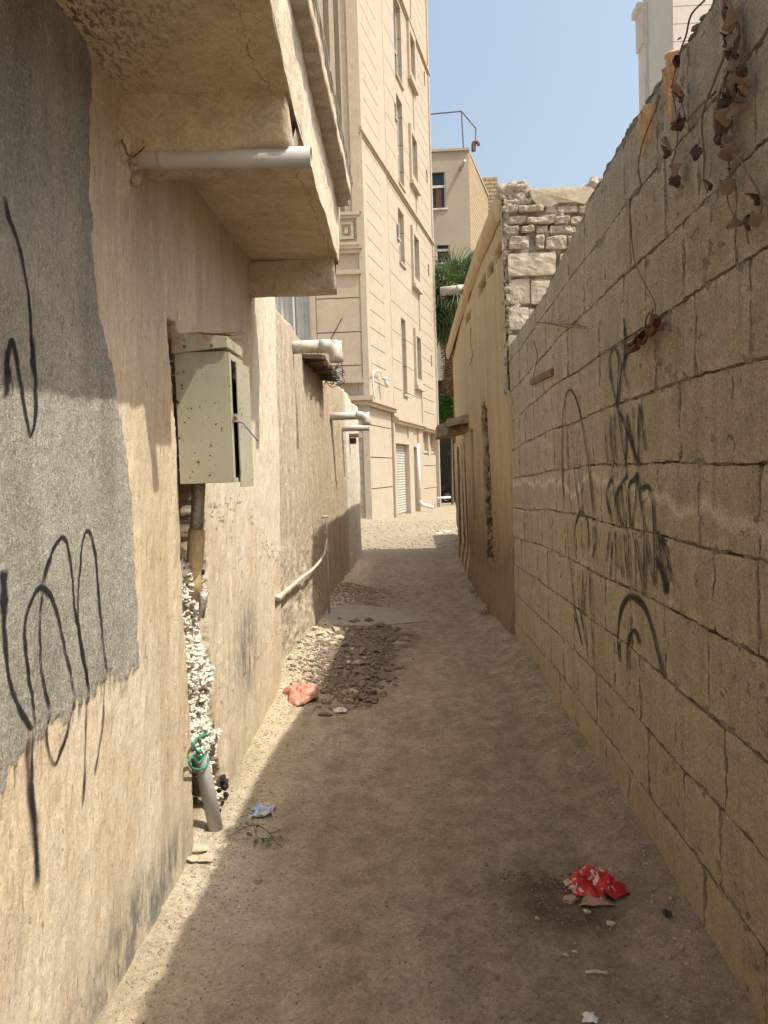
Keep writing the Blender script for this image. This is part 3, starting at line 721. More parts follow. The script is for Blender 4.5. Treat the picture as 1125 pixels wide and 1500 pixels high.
    MB().tube([(LX + .02, 2.42, a[2]), (a[0] + .05, 2.42, a[2]), (b[0], 2.42, b[2])], .0315, 24, True, .9).build('drain_pipe', M_['pvc'], root, True)
    MB().tube([(a[0] + .045, 2.42, a[2]), (a[0] + .075, 2.42, a[2])], .034, 24).build('pipe_collar', M_['pvc'], root, True)
    # bent hook of wire
    MB().tube([PY(*p, 2.33) for p in [(178, 205), (183, 215), (186, 226), (195, 230), (205, 222), (212, 215)]], .003, 6).build('wire_hook', M_['rust'], root, True)
    # white filler heaped in the chase
    mb = MB(); rg = random.Random(9)
    for i in range(1800):
        z = rg.uniform(.40, 1.25) if i < 1740 else rg.uniform(.05, .4)
        a = np.interp(z, *cL) - .006; b = np.interp(z, *cR) - .02
        if z < .42: a = b - .09
        yy = rg.uniform(a, b); u = (yy - a) / (b - a)
        dx = rg.uniform(-.035, .006) + .018 * math.sin(z * 17 + u * 2) - .03 * (2 * u - 1) ** 2
        if .3 < z < .75: dx += .016
        mb.rock((LX + LEAN * z + dx - .006, yy, z), rg.uniform(.005, .020), i, 2, 1.5, (1, 1, .8))
    mb.build('filler_plaster', M_['foam'], root, False, 'lumpy white filler packed in the wall chase', 'stuff')
    L = lambda *p: zz(0, 740, 2.677, p); U_ = lambda *p: zz(0, 450, 2.5, p)
    LS = [(L((150, 315), (180, 205), (212, 145), (235, 125), (255, 160), (270, 260), (285, 400), (310, 560), (345, 735)), 0.0073, 1.2), (L((345, 735), (338, 900), (333, 1060), (322, 1190)), 0.0103, .7),
          (L((345, 735), (305, 560), (297, 400), (303, 200), (318, 120), (332, 100), (358, 150), (378, 300), (395, 520), (418, 660)), 0.0056, 1.2), (L((415, 670), (405, 850), (388, 960), (372, 1070)), 0.0095, .65),
          (L((132, 880), (100, 670), (80, 500), (98, 400), (125, 335), (150, 322), (190, 360), (215, 430), (245, 560), (285, 745)), 0.0073, 1.2), (L((285, 745), (268, 880), (245, 960), (215, 1015), (190, 940), (183, 810)), 0.0103, .8),
          (L((188, 805), (155, 680), (140, 500), (150, 330)), 0.0052, 1.1), (L((0, 380), (6, 520), (20, 660), (60, 780), (118, 890)), 0.0086, 1.2), (L((0, 250), (2, 330), (0, 420)), 0.0172, 1.1),
          (L((118, 890), (110, 960), (118, 1080), (135, 1250), (150, 1500)), 0.021, .72), (L((132, 890), (128, 1000), (132, 1150), (145, 1400)), 0.0103, .85),
          (zz(0, 0, 2.677, [(0, 770), (25, 860), (55, 960), (85, 1080), (100, 1200), (110, 1350), (112, 1480)]), 0.0073, 1.15),
          (U_((105, 100), (112, 260), (112, 400), (98, 470), (80, 400), (65, 310), (45, 200), (36, 150), (24, 125), (12, 180), (4, 260), (0, 330)), 0.0086, 1.15),
          (U_((0, 150), (18, 230), (28, 320)), 0.0086, .6), (U_((4, 190), (12, 240), (6, 330)), 0.0120, .8)]
    for grp in (LS[:11], LS[11:12] + LS[12:]):
        ribbons('graffiti', grp, PA, lambda y, z: wallA(y, z) + .0028, root, True)
    return root
LH = left_house()

# ---------------------------------------------------------------- meter box
def meter_box():
    Y0, Y1 = 2.86, 3.10
    x0 = PY(254, 495, Y0)[0]; x1 = PY(332, 500, Y0)[0] - .006; zt = PY(300, 515, Y0)[2]; zb = PY(300, 708, Y0)[2]; lid = PY(300, 490, Y0)[2]
    t = empty('meter_box', (x0, Y0, zb), 'khaki green chipped metal meter box mounted on the tan wall above the pipe', 'meter box')
    mb = box(x0, x1, Y0, Y0 + .004, zb, zt)   # panel facing up the alley
    mb.box(x0, x0 + .004, Y0 + .0045, Y1, zb, zt).box(x0 + .0045, x1, Y1 - .004, Y1, zb, zt).box(x0 + .0045, x1 - .002, Y0 + .0045, Y1 - .0045, zb, zb + .004)
    mb.build('body', M_['box'], t, bevel=.0012)
    mb = MB().hexa([(x0 - .006, Y0 - .012, zt - .004), (x1 + .010, Y0 - .012, zt + .012), (x1 + .010, Y1 + .012, zt + .012), (x0 - .006, Y1 + .012, zt - .004),
                    (x0 - .006, Y0 - .012, lid + .012), (x1 + .010, Y0 - .012, lid - .012), (x1 + .010, Y1 + .012, lid - .012), (x0 - .006, Y1 + .012, lid + .012)])
    mb.build('lid', M_['box'], t, bevel=.002)
    for i in range(2):
        xx = x0 + .045 + i * .105
        MB().tube([(xx, Y0 - .016, zt + .02), (xx, Y0 - .010, zt + .02)], .007, 8).build('bolt', M_['rust'], t)
    # front frame, door ajar towards the alley
    f = MB(); f.box(x1, x1 + .012, Y0 + .001, Y0 + .03, zb + .002, zt - .004); f.box(x1, x1 + .012, Y1 - .02, Y1, zb, zt - .004)
    f.box(x1, x1 + .012, Y0 + .0305, Y1 - .0205, zb, zb + .018).box(x1, x1 + .012, Y0 + .0305, Y1 - .0205, zt - .03, zt - .004)
    f.build('front_frame', M_['box'], t, bevel=.001)
    a = math.radians(3.5); dx, dy = math.sin(a), math.cos(a); ox, oy = x1 + .018, Y0 + .075
    d = MB(); W_ = .18; th = .006
    P0 = (ox, oy); P1 = (ox + dx * W_, oy + dy * W_)
    d.hexa([(P0[0], P0[1], zb - .02), (P0[0] + th, P0[1], zb - .02), (P1[0] + th, P1[1], zb - .02), (P1[0], P1[1], zb - .02),
            (P0[0], P0[1], zt - .03), (P0[0] + th, P0[1], zt - .03), (P1[0] + th, P1[1], zt - .03), (P1[0], P1[1], zt - .03)])
    d.build('door', M_['box'], t, bevel=.001)
    box(x1 - .001, x1 + .035, Y0 + .01, Y0 + .014, (zb + zt) / 2 - .02, (zb + zt) / 2 + .012).build('latch', M_['box'], t, bevel=.001)
    MB().tube([(x1 + .024, Y0 + .004, (zb + zt) / 2 - .004), (x1 + .024, Y0 + .010, (zb + zt) / 2 - .004)], .007, 10).build('latch_knob', M_['rust'], t)
    MB().tube([PY(*p, Y0 + .05) for p in [(346, 617), (356, 620), (362, 627), (370, 637), (378, 646)]], .003, 6).build('cable', M_['bluegrey'], t, True)
    box(x0 + .02, x1 - .01, Y1 - .09, Y1 - .01, zb + .03, zt - .05).build('meter', M_['dark'], t)
    mb = MB()
    for zz_ in (zt - .03, zt - .085, zb + .11, zb + .055):
        mb = MB().tube([(x0, Y0 + .02, zz_), (LX - .02, Y0 + .025, zz_ + .003)], .0028, 6); mb.build('fixing_pin', M_['white'], t)
    mb = MB(); rg = random.Random(2)
    for k in range(16):
        y = Y0 + rg.uniform(-.02, .2); x = x0 + rg.uniform(-.0, .05); L_ = rg.uniform(.1, .22)
        mb.tube([(x, y, lid + .013), (x + L_ * .5, y + .02, lid + .011 + rg.uniform(0, .012)), (x + L_, y + rg.uniform(-.03, .06), lid + .012 + rg.uniform(-.006, .01))], .0022, 4)
    tag(mb.build('twigs', M_['twig']), 'thin dry twigs lying on the lid of the khaki meter box', 'twigs', kind='stuff')
meter_box()

# ---------------------------------------------------------------- riser pipe under the box
def riser():
    Yp = 3.05
    q = lambda px, py, Y=Yp: PY(px, py, Y)
    t = empty('riser_pipe', (LX, Yp, 0), 'service pipe wrapped in brown tape rising in the wall chase to the meter box', 'pipe')
    c = [q(291, 702), q(290, 740), q(288, 775), q(286, 830), q(283, 875)]
    MB().tube(c[:3], [.030, .027, .028], 14).build('foil_wrap', M_['foil'], t, True)
    MB().tube([c[2], q(287, 800), q(286, 820), q(284, 850), c[4]], [.033, .036, .034, .035, .033], 14).build('tape_wrap', M_['tape'], t, True)
    MB().tube([q(272, 868), q(270, 850), q(274, 840), q(290, 838), q(299, 838)], [.012, .014, .014, .0135, .0125], 8).build('black_strap', M_['black'], t, True)
    MB().tube([q(299, 866), q(297, 885), q(295, 905)], [.022, .016, .012], 10).build('foil_tail', M_['foil'], t, True)
    t2 = empty('plastic_pipe', PZ(322, 1238), 'grey plastic pipe leaning out of white filler to the ground at the wall foot', 'pipe')
    a = PA(292, 1085, -.01); b = PA(296, 1120, .0); e = PA(321, 1236, .055)
    MB().tube([a, b, e], .0325, 20, True, .88).build('pipe_tube', M_['pvc'], t2, True)
    t3 = MB(); rg = random.Random(5)
    base = [(309, 1076), (296, 1078), (286, 1084), (284, 1094), (292, 1102), (302, 1096), (300, 1108), (290, 1118), (283, 1110), (277, 1113), (280, 1124), (292, 1127), (303, 1122), (305, 1110)]
    t3.tube(smooth3([PA(x, y, .03) for x, y in base], 5), .005, 7)
    t3.tube(smooth3([PA(x, y, .025) for x, y in [(300, 1075), (290, 1082), (296, 1095), (287, 1104), (296, 1112)]], 5), .004, 6)
    tag(t3.build('plastic_string', M_['green'], None, True), 'green plastic cord looped round the leaning grey pipe', 'cord')
    mb = MB()
    for k in range(14):
        p = PA(325 + rg.uniform(-4, 6), 1140 + k * 6, .02); mb.rock(p, rg.uniform(.008, .022), k, 1, .6)
    tag(mb.build('burnt_lumps', M_['black'], None, False), 'black charred lumps stuck behind the leaning grey pipe', 'debris', kind='stuff')
riser()

# ================================================================ left wall B (mud wall)
def wallB_top(y): return 2.86 + .05 * np.sin(y * 1.3) * .4 + .03 * fbm(y * 3, y * 0, 4, 91)
def wallB(y, z, full=False):
    y = np.asarray(y, float); z = np.asarray(z, float); y, z = np.broadcast_arrays(y, z)
    h = .02 * fbm(y * 1.1, z * .8, 4, 92) + .006 * fbm(y * 9, z * 3, 4, 93) + .007 * fbm(y * 16, z * .8, 3, 94)
    low = sst(1.5, .5, z) * sst(9, 7, y)
    h = h - low * (.03 + .03 * fbm(y * 7, z * 9, 4, 95)) + .004 * fbm(y * 30, z * 30, 3, 96)
    stp = sst(6.5, 6.52, y) * -.015 + sst(8.6, 8.65, y) * -.02
    j = np.exp(-np.abs(y - 6.5) / .012) * .02 * sst(.9, 1.2, z)
    grooves = sst(8.8, 9.2, y) * (.03 * np.clip(np.sin(y * 9 + fbm(y * 2, z * .5, 2, 97)), -1, .3))
    pil = sst(11.4, 11.45, y) * .035
    h = h + stp - j + grooves + pil
    if not full: return LX - .005 + h
    gold = sst(7.0, 7.6, y + .3 * fbm(y * 2, z * .7, 3, 98)) * sst(11.3, 11, y)
    white = sst(11.4, 11.5, y) * sst(-.5, .0, fbm(y * 6, z * 1.5, 4, 99) + .3)
    white = np.maximum(white, .8 * sst(5.5, 5.33, y + .05 * fbm(y * 5, z * 8, 3, 100)) * sst(-.2, .1, fbm(y * 20, z * 4, 3, 101) + .2))
    return LX - .005 + h, dict(gold=gold, white=white)
def left_mud_wall():
    root = empty('mud_wall', (LX - .15, 9, 0), 'weathered brown mud wall beyond the house, crumbled near its foot, pipes poking through it', 'wall')
    ys = [5.275]
    while ys[-1] < 14.5: ys.append(ys[-1] * 1.0028)
    ys = np.array(ys); zs = np.linspace(-.12, 1, 260)
    Y, T = np.meshgrid(ys, np.linspace(0, 1, 260), indexing='ij')
    Z = -.12 + T * (wallB_top(Y) + .12)
    X, at = wallB(Y, Z, True)
    r = np.exp(-(wallB_top(Y) - Z) / .012) * .014
    P = np.stack([X - r, Y, Z], -1)
    tz = .02 * fbm(Y[:, -1:] * 8, Y[:, -1:] * 0 + 3, 4, 102)
    P = np.concatenate([P, np.stack([X[:, -1:] - .10, Y[:, -1:], Z[:, -1:] + .02 + tz], -1), np.stack([X[:, -1:] - .3, Y[:, -1:], Z[:, -1:] - .01 + tz], -1),
                        np.stack([X[:, -1:] - .3, Y[:, -1:], Z[:, -1:] * 0 - .1], -1)], 1)
    P = np.concatenate([P, P[-1:] * [0, 1, 1] + [LX - .31, 0, 0]], 0)
    at = {k: np.pad(v, ((0, 1), (0, 3)), mode='edge') for k, v in at.items()}
    grid_obj('wall_face', P, M_['wallb'], root, True, at)
left_mud_wall()

def spout(Y, pxs, r, label, mat='pvcw', bend=True):
    a = PY(*pxs[0], Y); b = PY(*pxs[1], Y); x0 = LX - .12; z = (a[2] + b[2]) / 2
    t = empty('drain_spout', (LX, Y, z), label, 'pipe')
    MB().tube([(x0, Y, z), (b[0] - (r * 1.6 if bend else 0), Y, z)], r, 18, True, 0 if bend else .88).build('pipe_tube', M_[mat], t, True)
    if bend:
        cx = b[0] - r * 1.6; pts = [(cx, Y, z)] + [(cx + 1.6 * r * math.sin(q), Y, z - 1.6 * r * (1 - math.cos(q))) for q in [math.pi / 2 * k / 6 for k in range(1, 7)]]
        pts.append((pts[-1][0], Y, pts[-1][2] - r * .9))
        MB().tube([(cx - r * .9, Y, z)] + pts, r * 1.09, 18, True, .85).build('elbow', M_[mat], t, True)
spout(6.45, [(434, 507), (492, 508)], .056, 'large cream drain pipe with elbow, nearest one sticking out over the mud wall')
spout(9.8, [(495, 610), (536, 608)], .052, 'middle grey-cream drain pipe with elbow poking from the mud wall', 'pvc')
spout(11.2, [(508, 627), (541, 627)], .046, 'straight grey drain pipe below and behind the middle elbow pipe', 'pvc', False)
def small_bits():
    # rusty sheet canopy on the mud wall
    mb = MB(); n = 14
    for i in range(n):
        y0 = 7.05 + i * .13; dz = .012 * math.sin(i * 1.4)
        x1 = -.80 + .02 * math.sin(i * 2.3)
        mb.hexa([(LX - .15, y0, 2.71 + dz), (x1, y0, 2.69 + dz), (x1, y0 + .13, 2.69 + .012 * math.sin((i + 1) * 1.4)), (LX - .15, y0 + .13, 2.71 + .012 * math.sin((i + 1) * 1.4)),
                 (LX - .15, y0, 2.75 + dz), (x1, y0, 2.73 + dz), (x1, y0 + .13, 2.73 + .012 * math.sin((i + 1) * 1.4)), (LX - .15, y0 + .13, 2.75 + .012 * math.sin((i + 1) * 1.4))])
    t = empty('metal_canopy', (LX, 7.9, 2.7), 'small dark rusty metal canopy projecting from the top of the mud wall', 'canopy')
    mb.build('sheet', M_['iron'], t)
    for i in range(3):
        y = 7.2 + .65 * i; MB().tube([(LX - .1, y, 2.68), (-.79, y, 2.675), (-.77, y, 2.70)], .012, 6).build('bracket', M_['rust'], t)
    # tangle of wire
    mb = MB(); rg = random.Random(8); c = PX(487, 545, LX + .12)
    for k in range(9):
        pts = [(c[0] + rg.uniform(-.12, .16), c[1] + rg.uniform(-.4, .3), c[2] + rg.uniform(-.16, .06)) for _ in range(4)]
        mb.tube(smooth3([(LX, 8.9 + rg.uniform(-.2, .2), 2.72)] + pts, 5), .005, 4)
    tag(mb.build('wire_tangle', M_['bluegrey']), 'loose tangle of thin wires at the end of the rusty canopy', 'wires')
    # rod above first spout
    a = PY(482, 502, 6.45); b = PY(501, 466, 6.45)
    tag(MB().tube([(a[0], a[1], a[2]), b], .006, 6).build('steel_rod', M_['iron']), 'thin slanting steel rod sticking up behind the nearest drain elbow', 'rod')
    tag(MB().rock(PY(494, 499, 6.42), .022, 4, 1, .6).build('mud_nest', M_['clod']), 'small dark lump sitting on the nearest drain elbow', 'lump')
    # timber stub and wooden beam ends beyond
    t = empty('timber_stub', (LX, 12, 2.2), 'short timber beam end on a white post at the far end of the mud wall', 'beam')
    a = PX(505, 638, LX); Yb = 11.9; q0 = PY(507, 638, Yb); q1 = PY(525, 638, Yb)
    box(LX - .1, q1[0], Yb, Yb + .12, q0[2] - .03, q0[2] + .03).build('beam_end', M_['wood'], t, bevel=.01)
    box(LX - .1, q1[0] - .05, Yb + .13, Yb + .25, q0[2] - .13, q0[2] - .031).build('beam_shadow_block', M_['wood'], t, bevel=.01)
    # conduits
    t = empty('conduit', PX(492, 890, LX + .03), 'thin grey vertical conduit on the shaded part of the mud wall', 'conduit')
    Yc = PX(478, 755, LX + .03)
    pts = [PX(*p, LX + .035) for p in [(478, 757), (480, 800), (484, 840), (490, 888)]]
    yb = pts[0][1]; pts = [(LX + .035, yb - .02 * i, p) for i, p in enumerate([pts[0][2], 1.0, .55, .06])]
    MB().tube(pts, .012, 8).build('pipe_tube', M_['pvc'], t, True)
    MB().tube([(LX - .02, yb, pts[0][2]), (LX + .05, yb, pts[0][2])], .016, 8).build('end_cap', M_['pvcw'], t, True)
    t = empty('hose', PX(408, 872, LX), 'cream plastic hose slanting up across the mud wall to the conduit', 'hose')
    pts = [PX(*p, LX + .045) for p in [(407, 876), (420, 865), (440, 848), (458, 834), (470, 820), (476, 808), (478, 790), (477, 780)]]
    MB().tube(smooth3(pts, 5), [.019 - .009 * (i / 35) for i in range(36)], 10).build('hose_tube', M_['pvcw'], t, True)
    a = pts[0]; MB().tube([a, Vector(a) * .93 + Vector(pts[1]) * .07], .022, 8).build('hose_end', M_['white'], t, True)
small_bits()

# ================================================================ ochre house on the right
def ox(y, z):   # face of the render
    y = np.asarray(y, float); z = np.asarray(z, float)
    b = np.interp(y, [6.7, 8, 9.5, 11, 12.5, 14.5], [.935, .875, .84, .85, .885, .935])
    return b - .010 * z + .06 * sst(.5, 0, z) * -1
def o_top(y): return np.interp(y, [6.8, 9.5, 14.5], [4.03, 3.92, 3.90])
HOLES = [(716, 370, 4, 9), (709, 395, 2.5, 8), (701, 418, 4, 9), (684, 466, 3, 6)]
def ochre_house():
    root = empty('ochre_house', (1.2, 10, 0), 'ochre mud-rendered house with broken brick end wall and worn door posts, beyond the block wall', 'house')
    ys = [6.8]
    while ys[-1] < 14.4: ys.append(ys[-1] * 1.0022)
    ys = np.array(ys)
    Y, T = np.meshgrid(ys, np.linspace(0, 1, 300), indexing='ij'); Z = -.1 + T * (o_top(Y) + .1)
    h = .014 * fbm(Y * 1.5, Z * 1.0, 4, 110) + .010 * fbm(Y * 8, Z * .9, 4, 111) + .003 * fbm(Y * 20, Z * 12, 3, 112)
    low = sst(1.6, .7, Z + .3 * fbm(Y * 4, Z * 0, 3, 113)); h = h - low * .025 * np.clip(fbm(Y * 12, Z * 5, 4, 114) + .3, 0, 1)
    rub_shade = np.zeros_like(Y)
    # ragged niche showing rubble
    nA, nB = 7.95, 8.6
    e = .06 * fbm(Y * 3, Z * 5, 4, 115)
    nt_ = 2.35 - .25 * np.abs(Y - 8.4) + .05 * fbm(Y * 8, Z * 0, 3, 118)
    nic = sst(nA - .01, nA + .01, Y + e) * sst(nB + .01, nB - .01, Y + e) * sst(.55, .62, Z + e) * sst(nt_ + .01, nt_ - .01, Z)
    h = h - nic * (.05 + .09 * fbm(Y * 7, Z * 6, 4, 116)); rub_shade = np.maximum(rub_shade, nic)
    nic2 = sst(9.55, 9.58, Y) * sst(10.0, 9.97, Y) * sst(.8, .9, Z + e * 2) * sst(2.12, 2.1, Z)
    h = h - nic2 * (.08 + .05 * fbm(Y * 9, Z * 4, 3, 117)); rub_shade = np.maximum(rub_shade, nic2 * .7)
    # ridges: worn jambs of two doors
    for c, wd, hh in ((10.25, .14, .05), (14.2, .2, .05)):
        h = h + hh * sst(wd, wd * .55, np.abs(Y - c + .015 * fbm(Y * 0, Z * 3, 3, int(c * 10)))) * sst(2.12, 2.08, Z) * sst(.2, .6, Z + .25 * fbm(Y * 5, Z * 4, 3, 119))
    X0 = ox(Y, Z)
    for (a, b, hw, hz) in HOLES:
        p = PX(a, b, .80); q0 = PX(a - hw, b, .80); q1 = PX(a + hw, b, .80); zz0 = PX(a, b + hz, .8)[2]; zz1 = PX(a, b - hz, .8)[2]
        ya, yb = sorted((q0[1], q1[1])); k = sst(ya - .02, ya + .02, Y) * sst(yb + .02, yb - .02, Y) * sst(zz0 - .01, zz0 + .01, Z) * sst(zz1 + .01, zz1 - .01, Z)
        h = h - .12 * k; rub_shade = np.maximum(rub_shade, k)
    P = np.stack([X0 - h, Y, Z], -1)
    P0 = P[:1].copy(); P0[..., 0] = np.where(P0[..., 2] < 2.3, 1.1, P0[..., 0] + .001)
    P = np.concatenate([P0, P, P[-1:] * [0, 1, 1] + [3.0, .02, 0]], 0)
    rub_shade = np.concatenate([rub_shade[:1], rub_shade, rub_shade[-1:]], 0)
    grid_obj('rendered_wall', P, M_['ochre'], root, False, dict(rub_shade=rub_shade))
    for k, (c, wd, px_, hh) in enumerate([(10.8, .07, 692, 2.10), (11.2, .05, 687, 2.0), (11.6, .07, 682, 2.12), (12.1, .06, 678, 2.0), (12.6, .08, 675, 2.10), (13.2, .06, 671.5, 2.0), (13.8, .08, 669.5, 2.05)]):
        n = 40; R_ = []; xf_ = PY(px_, 750, c)[0]
        for z in np.linspace(-.05, hh, n):
            x = float(ox(c, z)); j = lambda s_: .010 * mn.noise(Vector((c, z * 4, s_))); f_ = min(xf_, x - .01) + j(9)
            R_.append([(x + .05, c - wd + j(1), z), (f_, c - wd + j(2), z), (f_ + .008, c + wd + j(3), z), (x + .05, c + wd, z)])
        R_ = np.array(R_); R_ = np.concatenate([R_, R_[-1:] * [0, 1, 1] + [float(ox(c, hh)) + .05, 0, 0]], 0)
        grid_obj('door_post_or_gap', R_, M_['post' if k % 2 == 0 else 'wood'], root, False, smooth=False)  # the darker timber ones stand in for shaded gaps between the posts
    # coping band, proud of the wall, following the top
    yc = np.linspace(6.86, 14.35, 200); prof = [(.0, -.19), (-.045, -.17), (-.055, -.02), (-.03, .02), (.25, .03)]
    C = np.array([[(float(np.interp(y, [6.7, 8, 9.5, 11, 12.5, 14.5], [.89, .83, .80, .80, .805, .815])) + a + .006 * mn.noise(Vector((y * 2, k, 0))), y, float(o_top(y)) + b + .012 * mn.noise(Vector((y * 4, k, 5)))) for k, (a, b) in enumerate(prof)] for y in yc])
    C = np.concatenate([C[:1] * [0, 1, 1] + [.98, 0, 0], C], 0)
    grid_obj('coping', C, M_['ochre'], root, False, dict(rub_shade=np.zeros(C.shape[:2])))
    box(1.0, 3.0, 6.95, 14.3, -.1, 3.88).build('house_core', M_['cement'], root)
    # end wall facing the viewer: backing bed, then stones one by one
    Xg, Zg = np.meshgrid(np.linspace(.915, 3.0, 260), np.linspace(2.0, 4.02, 250), indexing='ij')
    T = 4.0 + .04 * fbm(Xg * 6, Xg * 0, 4, 120)
    Zc = np.minimum(Zg, T); yb = 6.845 + .075 * fbm(Xg * 12, Zg * 14, 5, 121)
    P = np.stack([Xg, yb, Zc], -1)
    P = np.concatenate([P, np.stack([Xg[:, -1:], yb[:, -1:] + .35, Zc[:, -1:]], -1)], 1)
    grid_obj('mortar_bed', P, M_['stone'], root, False)
    # ragged broken edge of render at the corner
    rg = random.Random(12); mb = MB()
    for i in range(150):
        z = 2.2 + 1.85 * i / 150; x = float(ox(6.8, z)) + .035 + rg.uniform(-.02, .04)
        mb.rock((x, 6.86 + rg.uniform(-.03, .03), z), rg.uniform(.018, .04), i, 1, .7)
    mb.build('crumbled_edge', M_['stone'], root, True, kind='stuff')
    zq = lambda x, y: PY(600 + x / 3.75, 130 + y / 3.75, 6.83)
    rows = [(640, 685, [(525, 592), (597, 733), (740, 806), (812, 925), (930, 1010)]), (700, 746, [(538, 638), (642, 790), (797, 877), (881, 945), (950, 1040)]),
            (752, 796, [(535, 597), (612, 683), (688, 760), (768, 840), (845, 912)]), (810, 890, [(548, 655), (692, 738), (745, 865), (870, 940)]),
            (900, 1036, [(540, 800), (825, 1100)]), (1045, 1186, [(548, 660), (666, 960)]), (1200, 1330, [(545, 652), (658, 950)]), (1342, 1470, [(545, 780), (790, 960)])]
    for ri, (za, zb_, segs) in enumerate(rows):
        for si, (xa, xb) in enumerate(segs):
            a = zq(xa, zb_); b = zq(xb, za)
            ii = ri * 10 + si; n = 9 if ri > 3 else 8
            big = ri > 3
            rough_block('cement_block' if big else 'brick', a[0], b[0], a[2], b[2], 6.80 + rg.uniform(-.02, .02), .14, ii, root, 'cleanblock' if big else 'stone', .006 if big else .014)
    # cement cap slab broken along its lower edge, lumps on top
    p = [zq(*c) for c in [(655, 560), (700, 556), (980, 543), (1010, 560), (960, 640), (900, 628), (820, 632), (770, 656), (700, 648), (668, 610)]]
    mb = MB(); k = len(p); cx = sum(q[0] for q in p) / k; cz = sum(q[2] for q in p) / k
    v = [(q[0], 6.80, q[2]) for q in p] + [(q[0], 7.05, q[2] + .01) for q in p] + [(cx, 6.785, cz)]
    mb.add(v, [((i + 1) % k, i, 2 * k) for i in range(k)] + [(i, (i + 1) % k, (i + 1) % k + k, i + k) for i in range(k)])
    mb.build('cement_cap', M_['cleanblock'], root, bevel=.006)
    for i, (x, y, r) in enumerate([(530, 560, .085), (560, 585, .07), (610, 545, .075), (640, 585, .06), (530, 600, .05), (600, 600, .065), (575, 535, .06), (545, 530, .05), (625, 525, .05), (515, 575, .05)]):
        c = zq(x, y); mb = MB(); mb.rock((c[0], 6.88, c[2]), r, i + 3, 3, .7, (1, .9, .8)); mb.build('rubble_lump', M_['stone'], root, True)
    for i, (x, y, r) in enumerate([(1040, 510, .09), (1075, 495, .07), (1010, 590, .10), (1060, 560, .10), (990, 620, .06), (1100, 540, .1), (1150, 520, .1)]):
        c = zq(x, y); mb = MB(); mb.rock((c[0], 6.95, c[2]), r, i + 23, 3, .6, (1.1, .9, .7)); mb.build('rubble_lump', M_['stone'], root, True)
    # door hood of rough slabs and timber
    Yh = 10.55
    for k, (xa, ya, xb, yb2, th, y0, dep) in enumerate([(640, 641, 694, 630, .11, 10.35, 1.0), (654, 628, 694, 616, .11, 10.1, .8), (641, 632, 668, 622, .09, 10.5, .8)]):
        a = PY(xa, ya, Yh); b = PY(xb, yb2, Yh); n = 14; R_ = []
        for i in range(n):
            t = i / (n - 1); x = a[0] + (b[0] + .15 - a[0]) * t; z = a[2] + (b[2] - a[2]) * t
            j = lambda s: .014 * mn.noise(Vector((x * 7, s, k * 5)))
            R_.append([(x, y0 + j(1) * 3, z + j(2)), (x, y0 + j(3) * 3, z + th + j(4)), (x, y0 + dep, z + th + j(5)), (x, y0 + dep, z + j(6)), (x, y0 + j(1) * 3, z + j(2))])
        R_ = np.array(R_); c0 = R_[0].mean(0); R_ = np.concatenate([(c0 + (R_[:1] - c0) * .02), R_], 0)
        grid_obj('door_hood_slab', R_, M_['hood'], root, False, smooth=False)
    # drain pipe high on the wall
    t = empty('drain_spout', (.8, 9.5, 3.8), 'cream drain pipe sticking out of the ochre wall in front of the palm', 'pipe')
    Yq = 9.6; a = PY(645, 427, Yq); b = PY(700, 421, Yq)
    MB().tube([b, ((a[0] + b[0]) / 2, Yq, (a[2] + b[2]) / 2), a], .055, 18, True, .9).build('pipe_tube', M_['pvcw'], t, True)
    c = PY(668, 425, Yq); c2 = PY(676, 424, Yq); MB().tube([c2, c], .061, 18).build('pipe_collar', M_['pvc'], t, True)
    MB().tube(smooth3([PX(*p, .805) for p in [(690, 480), (689, 500), (692, 520), (688, 535)]], 5), .004, 4).build('loose_wire', M_['iron'], root)
    # unseen low wall, added behind to cast the far shadow
    t = empty('shadow_wall', (2, 16, 0), 'unseen low wall added beyond the ochre house to cast the far stepped shadow', 'wall')
    box(1.55, 1.9, 14.5, 17.6, -.1, 1.75).build('wall_body', M_['ochre'], t)
def rough_block(name, x0, x1, z0, z1, y0, dep, seed, parent, mat, amp):
    bm = bmesh.new(); bmesh.ops.create_cube(bm, size=2); bmesh.ops.subdivide_edges(bm, edges=bm.edges[:], cuts=7, use_grid_fill=True)
    w_, h_ = (x1 - x0) / 2, (z1 - z0) / 2; cx, cz = (x0 + x1) / 2, (z0 + z1) / 2; r = .010 if amp < .01 else min(.016, h_ * .5); V = []
    for v in bm.verts:
        c = v.co; p = Vector((c.x * w_, c.y * dep / 2, c.z * h_))
        q = Vector((max(-(w_ - r), min(w_ - r, p.x)), max(-(dep / 2 - r), min(dep / 2 - r, p.y)), max(-(h_ - r), min(h_ - r, p.z))))
        d = p - q
        if d.length > 0: p = q + d.normalized() * r
        s = Vector((seed * 3.7, seed * 1.1, 0)); k = mn.noise(p * 14 + s) + .6 * mn.noise(p * 35 + s)
        p += Vector((mn.noise(p * 11 + s * 2), k * 1.3, mn.noise(p * 9 - s))) * amp
        V.append((p.x + cx, p.y + y0 + dep / 2, p.z + cz))
    mb = MB(); mb.add(V, [tuple(v.index for v in f.verts) for f in bm.faces]); bm.free()
    return mb.build(name, M_[mat], parent, False)
ochre_house()

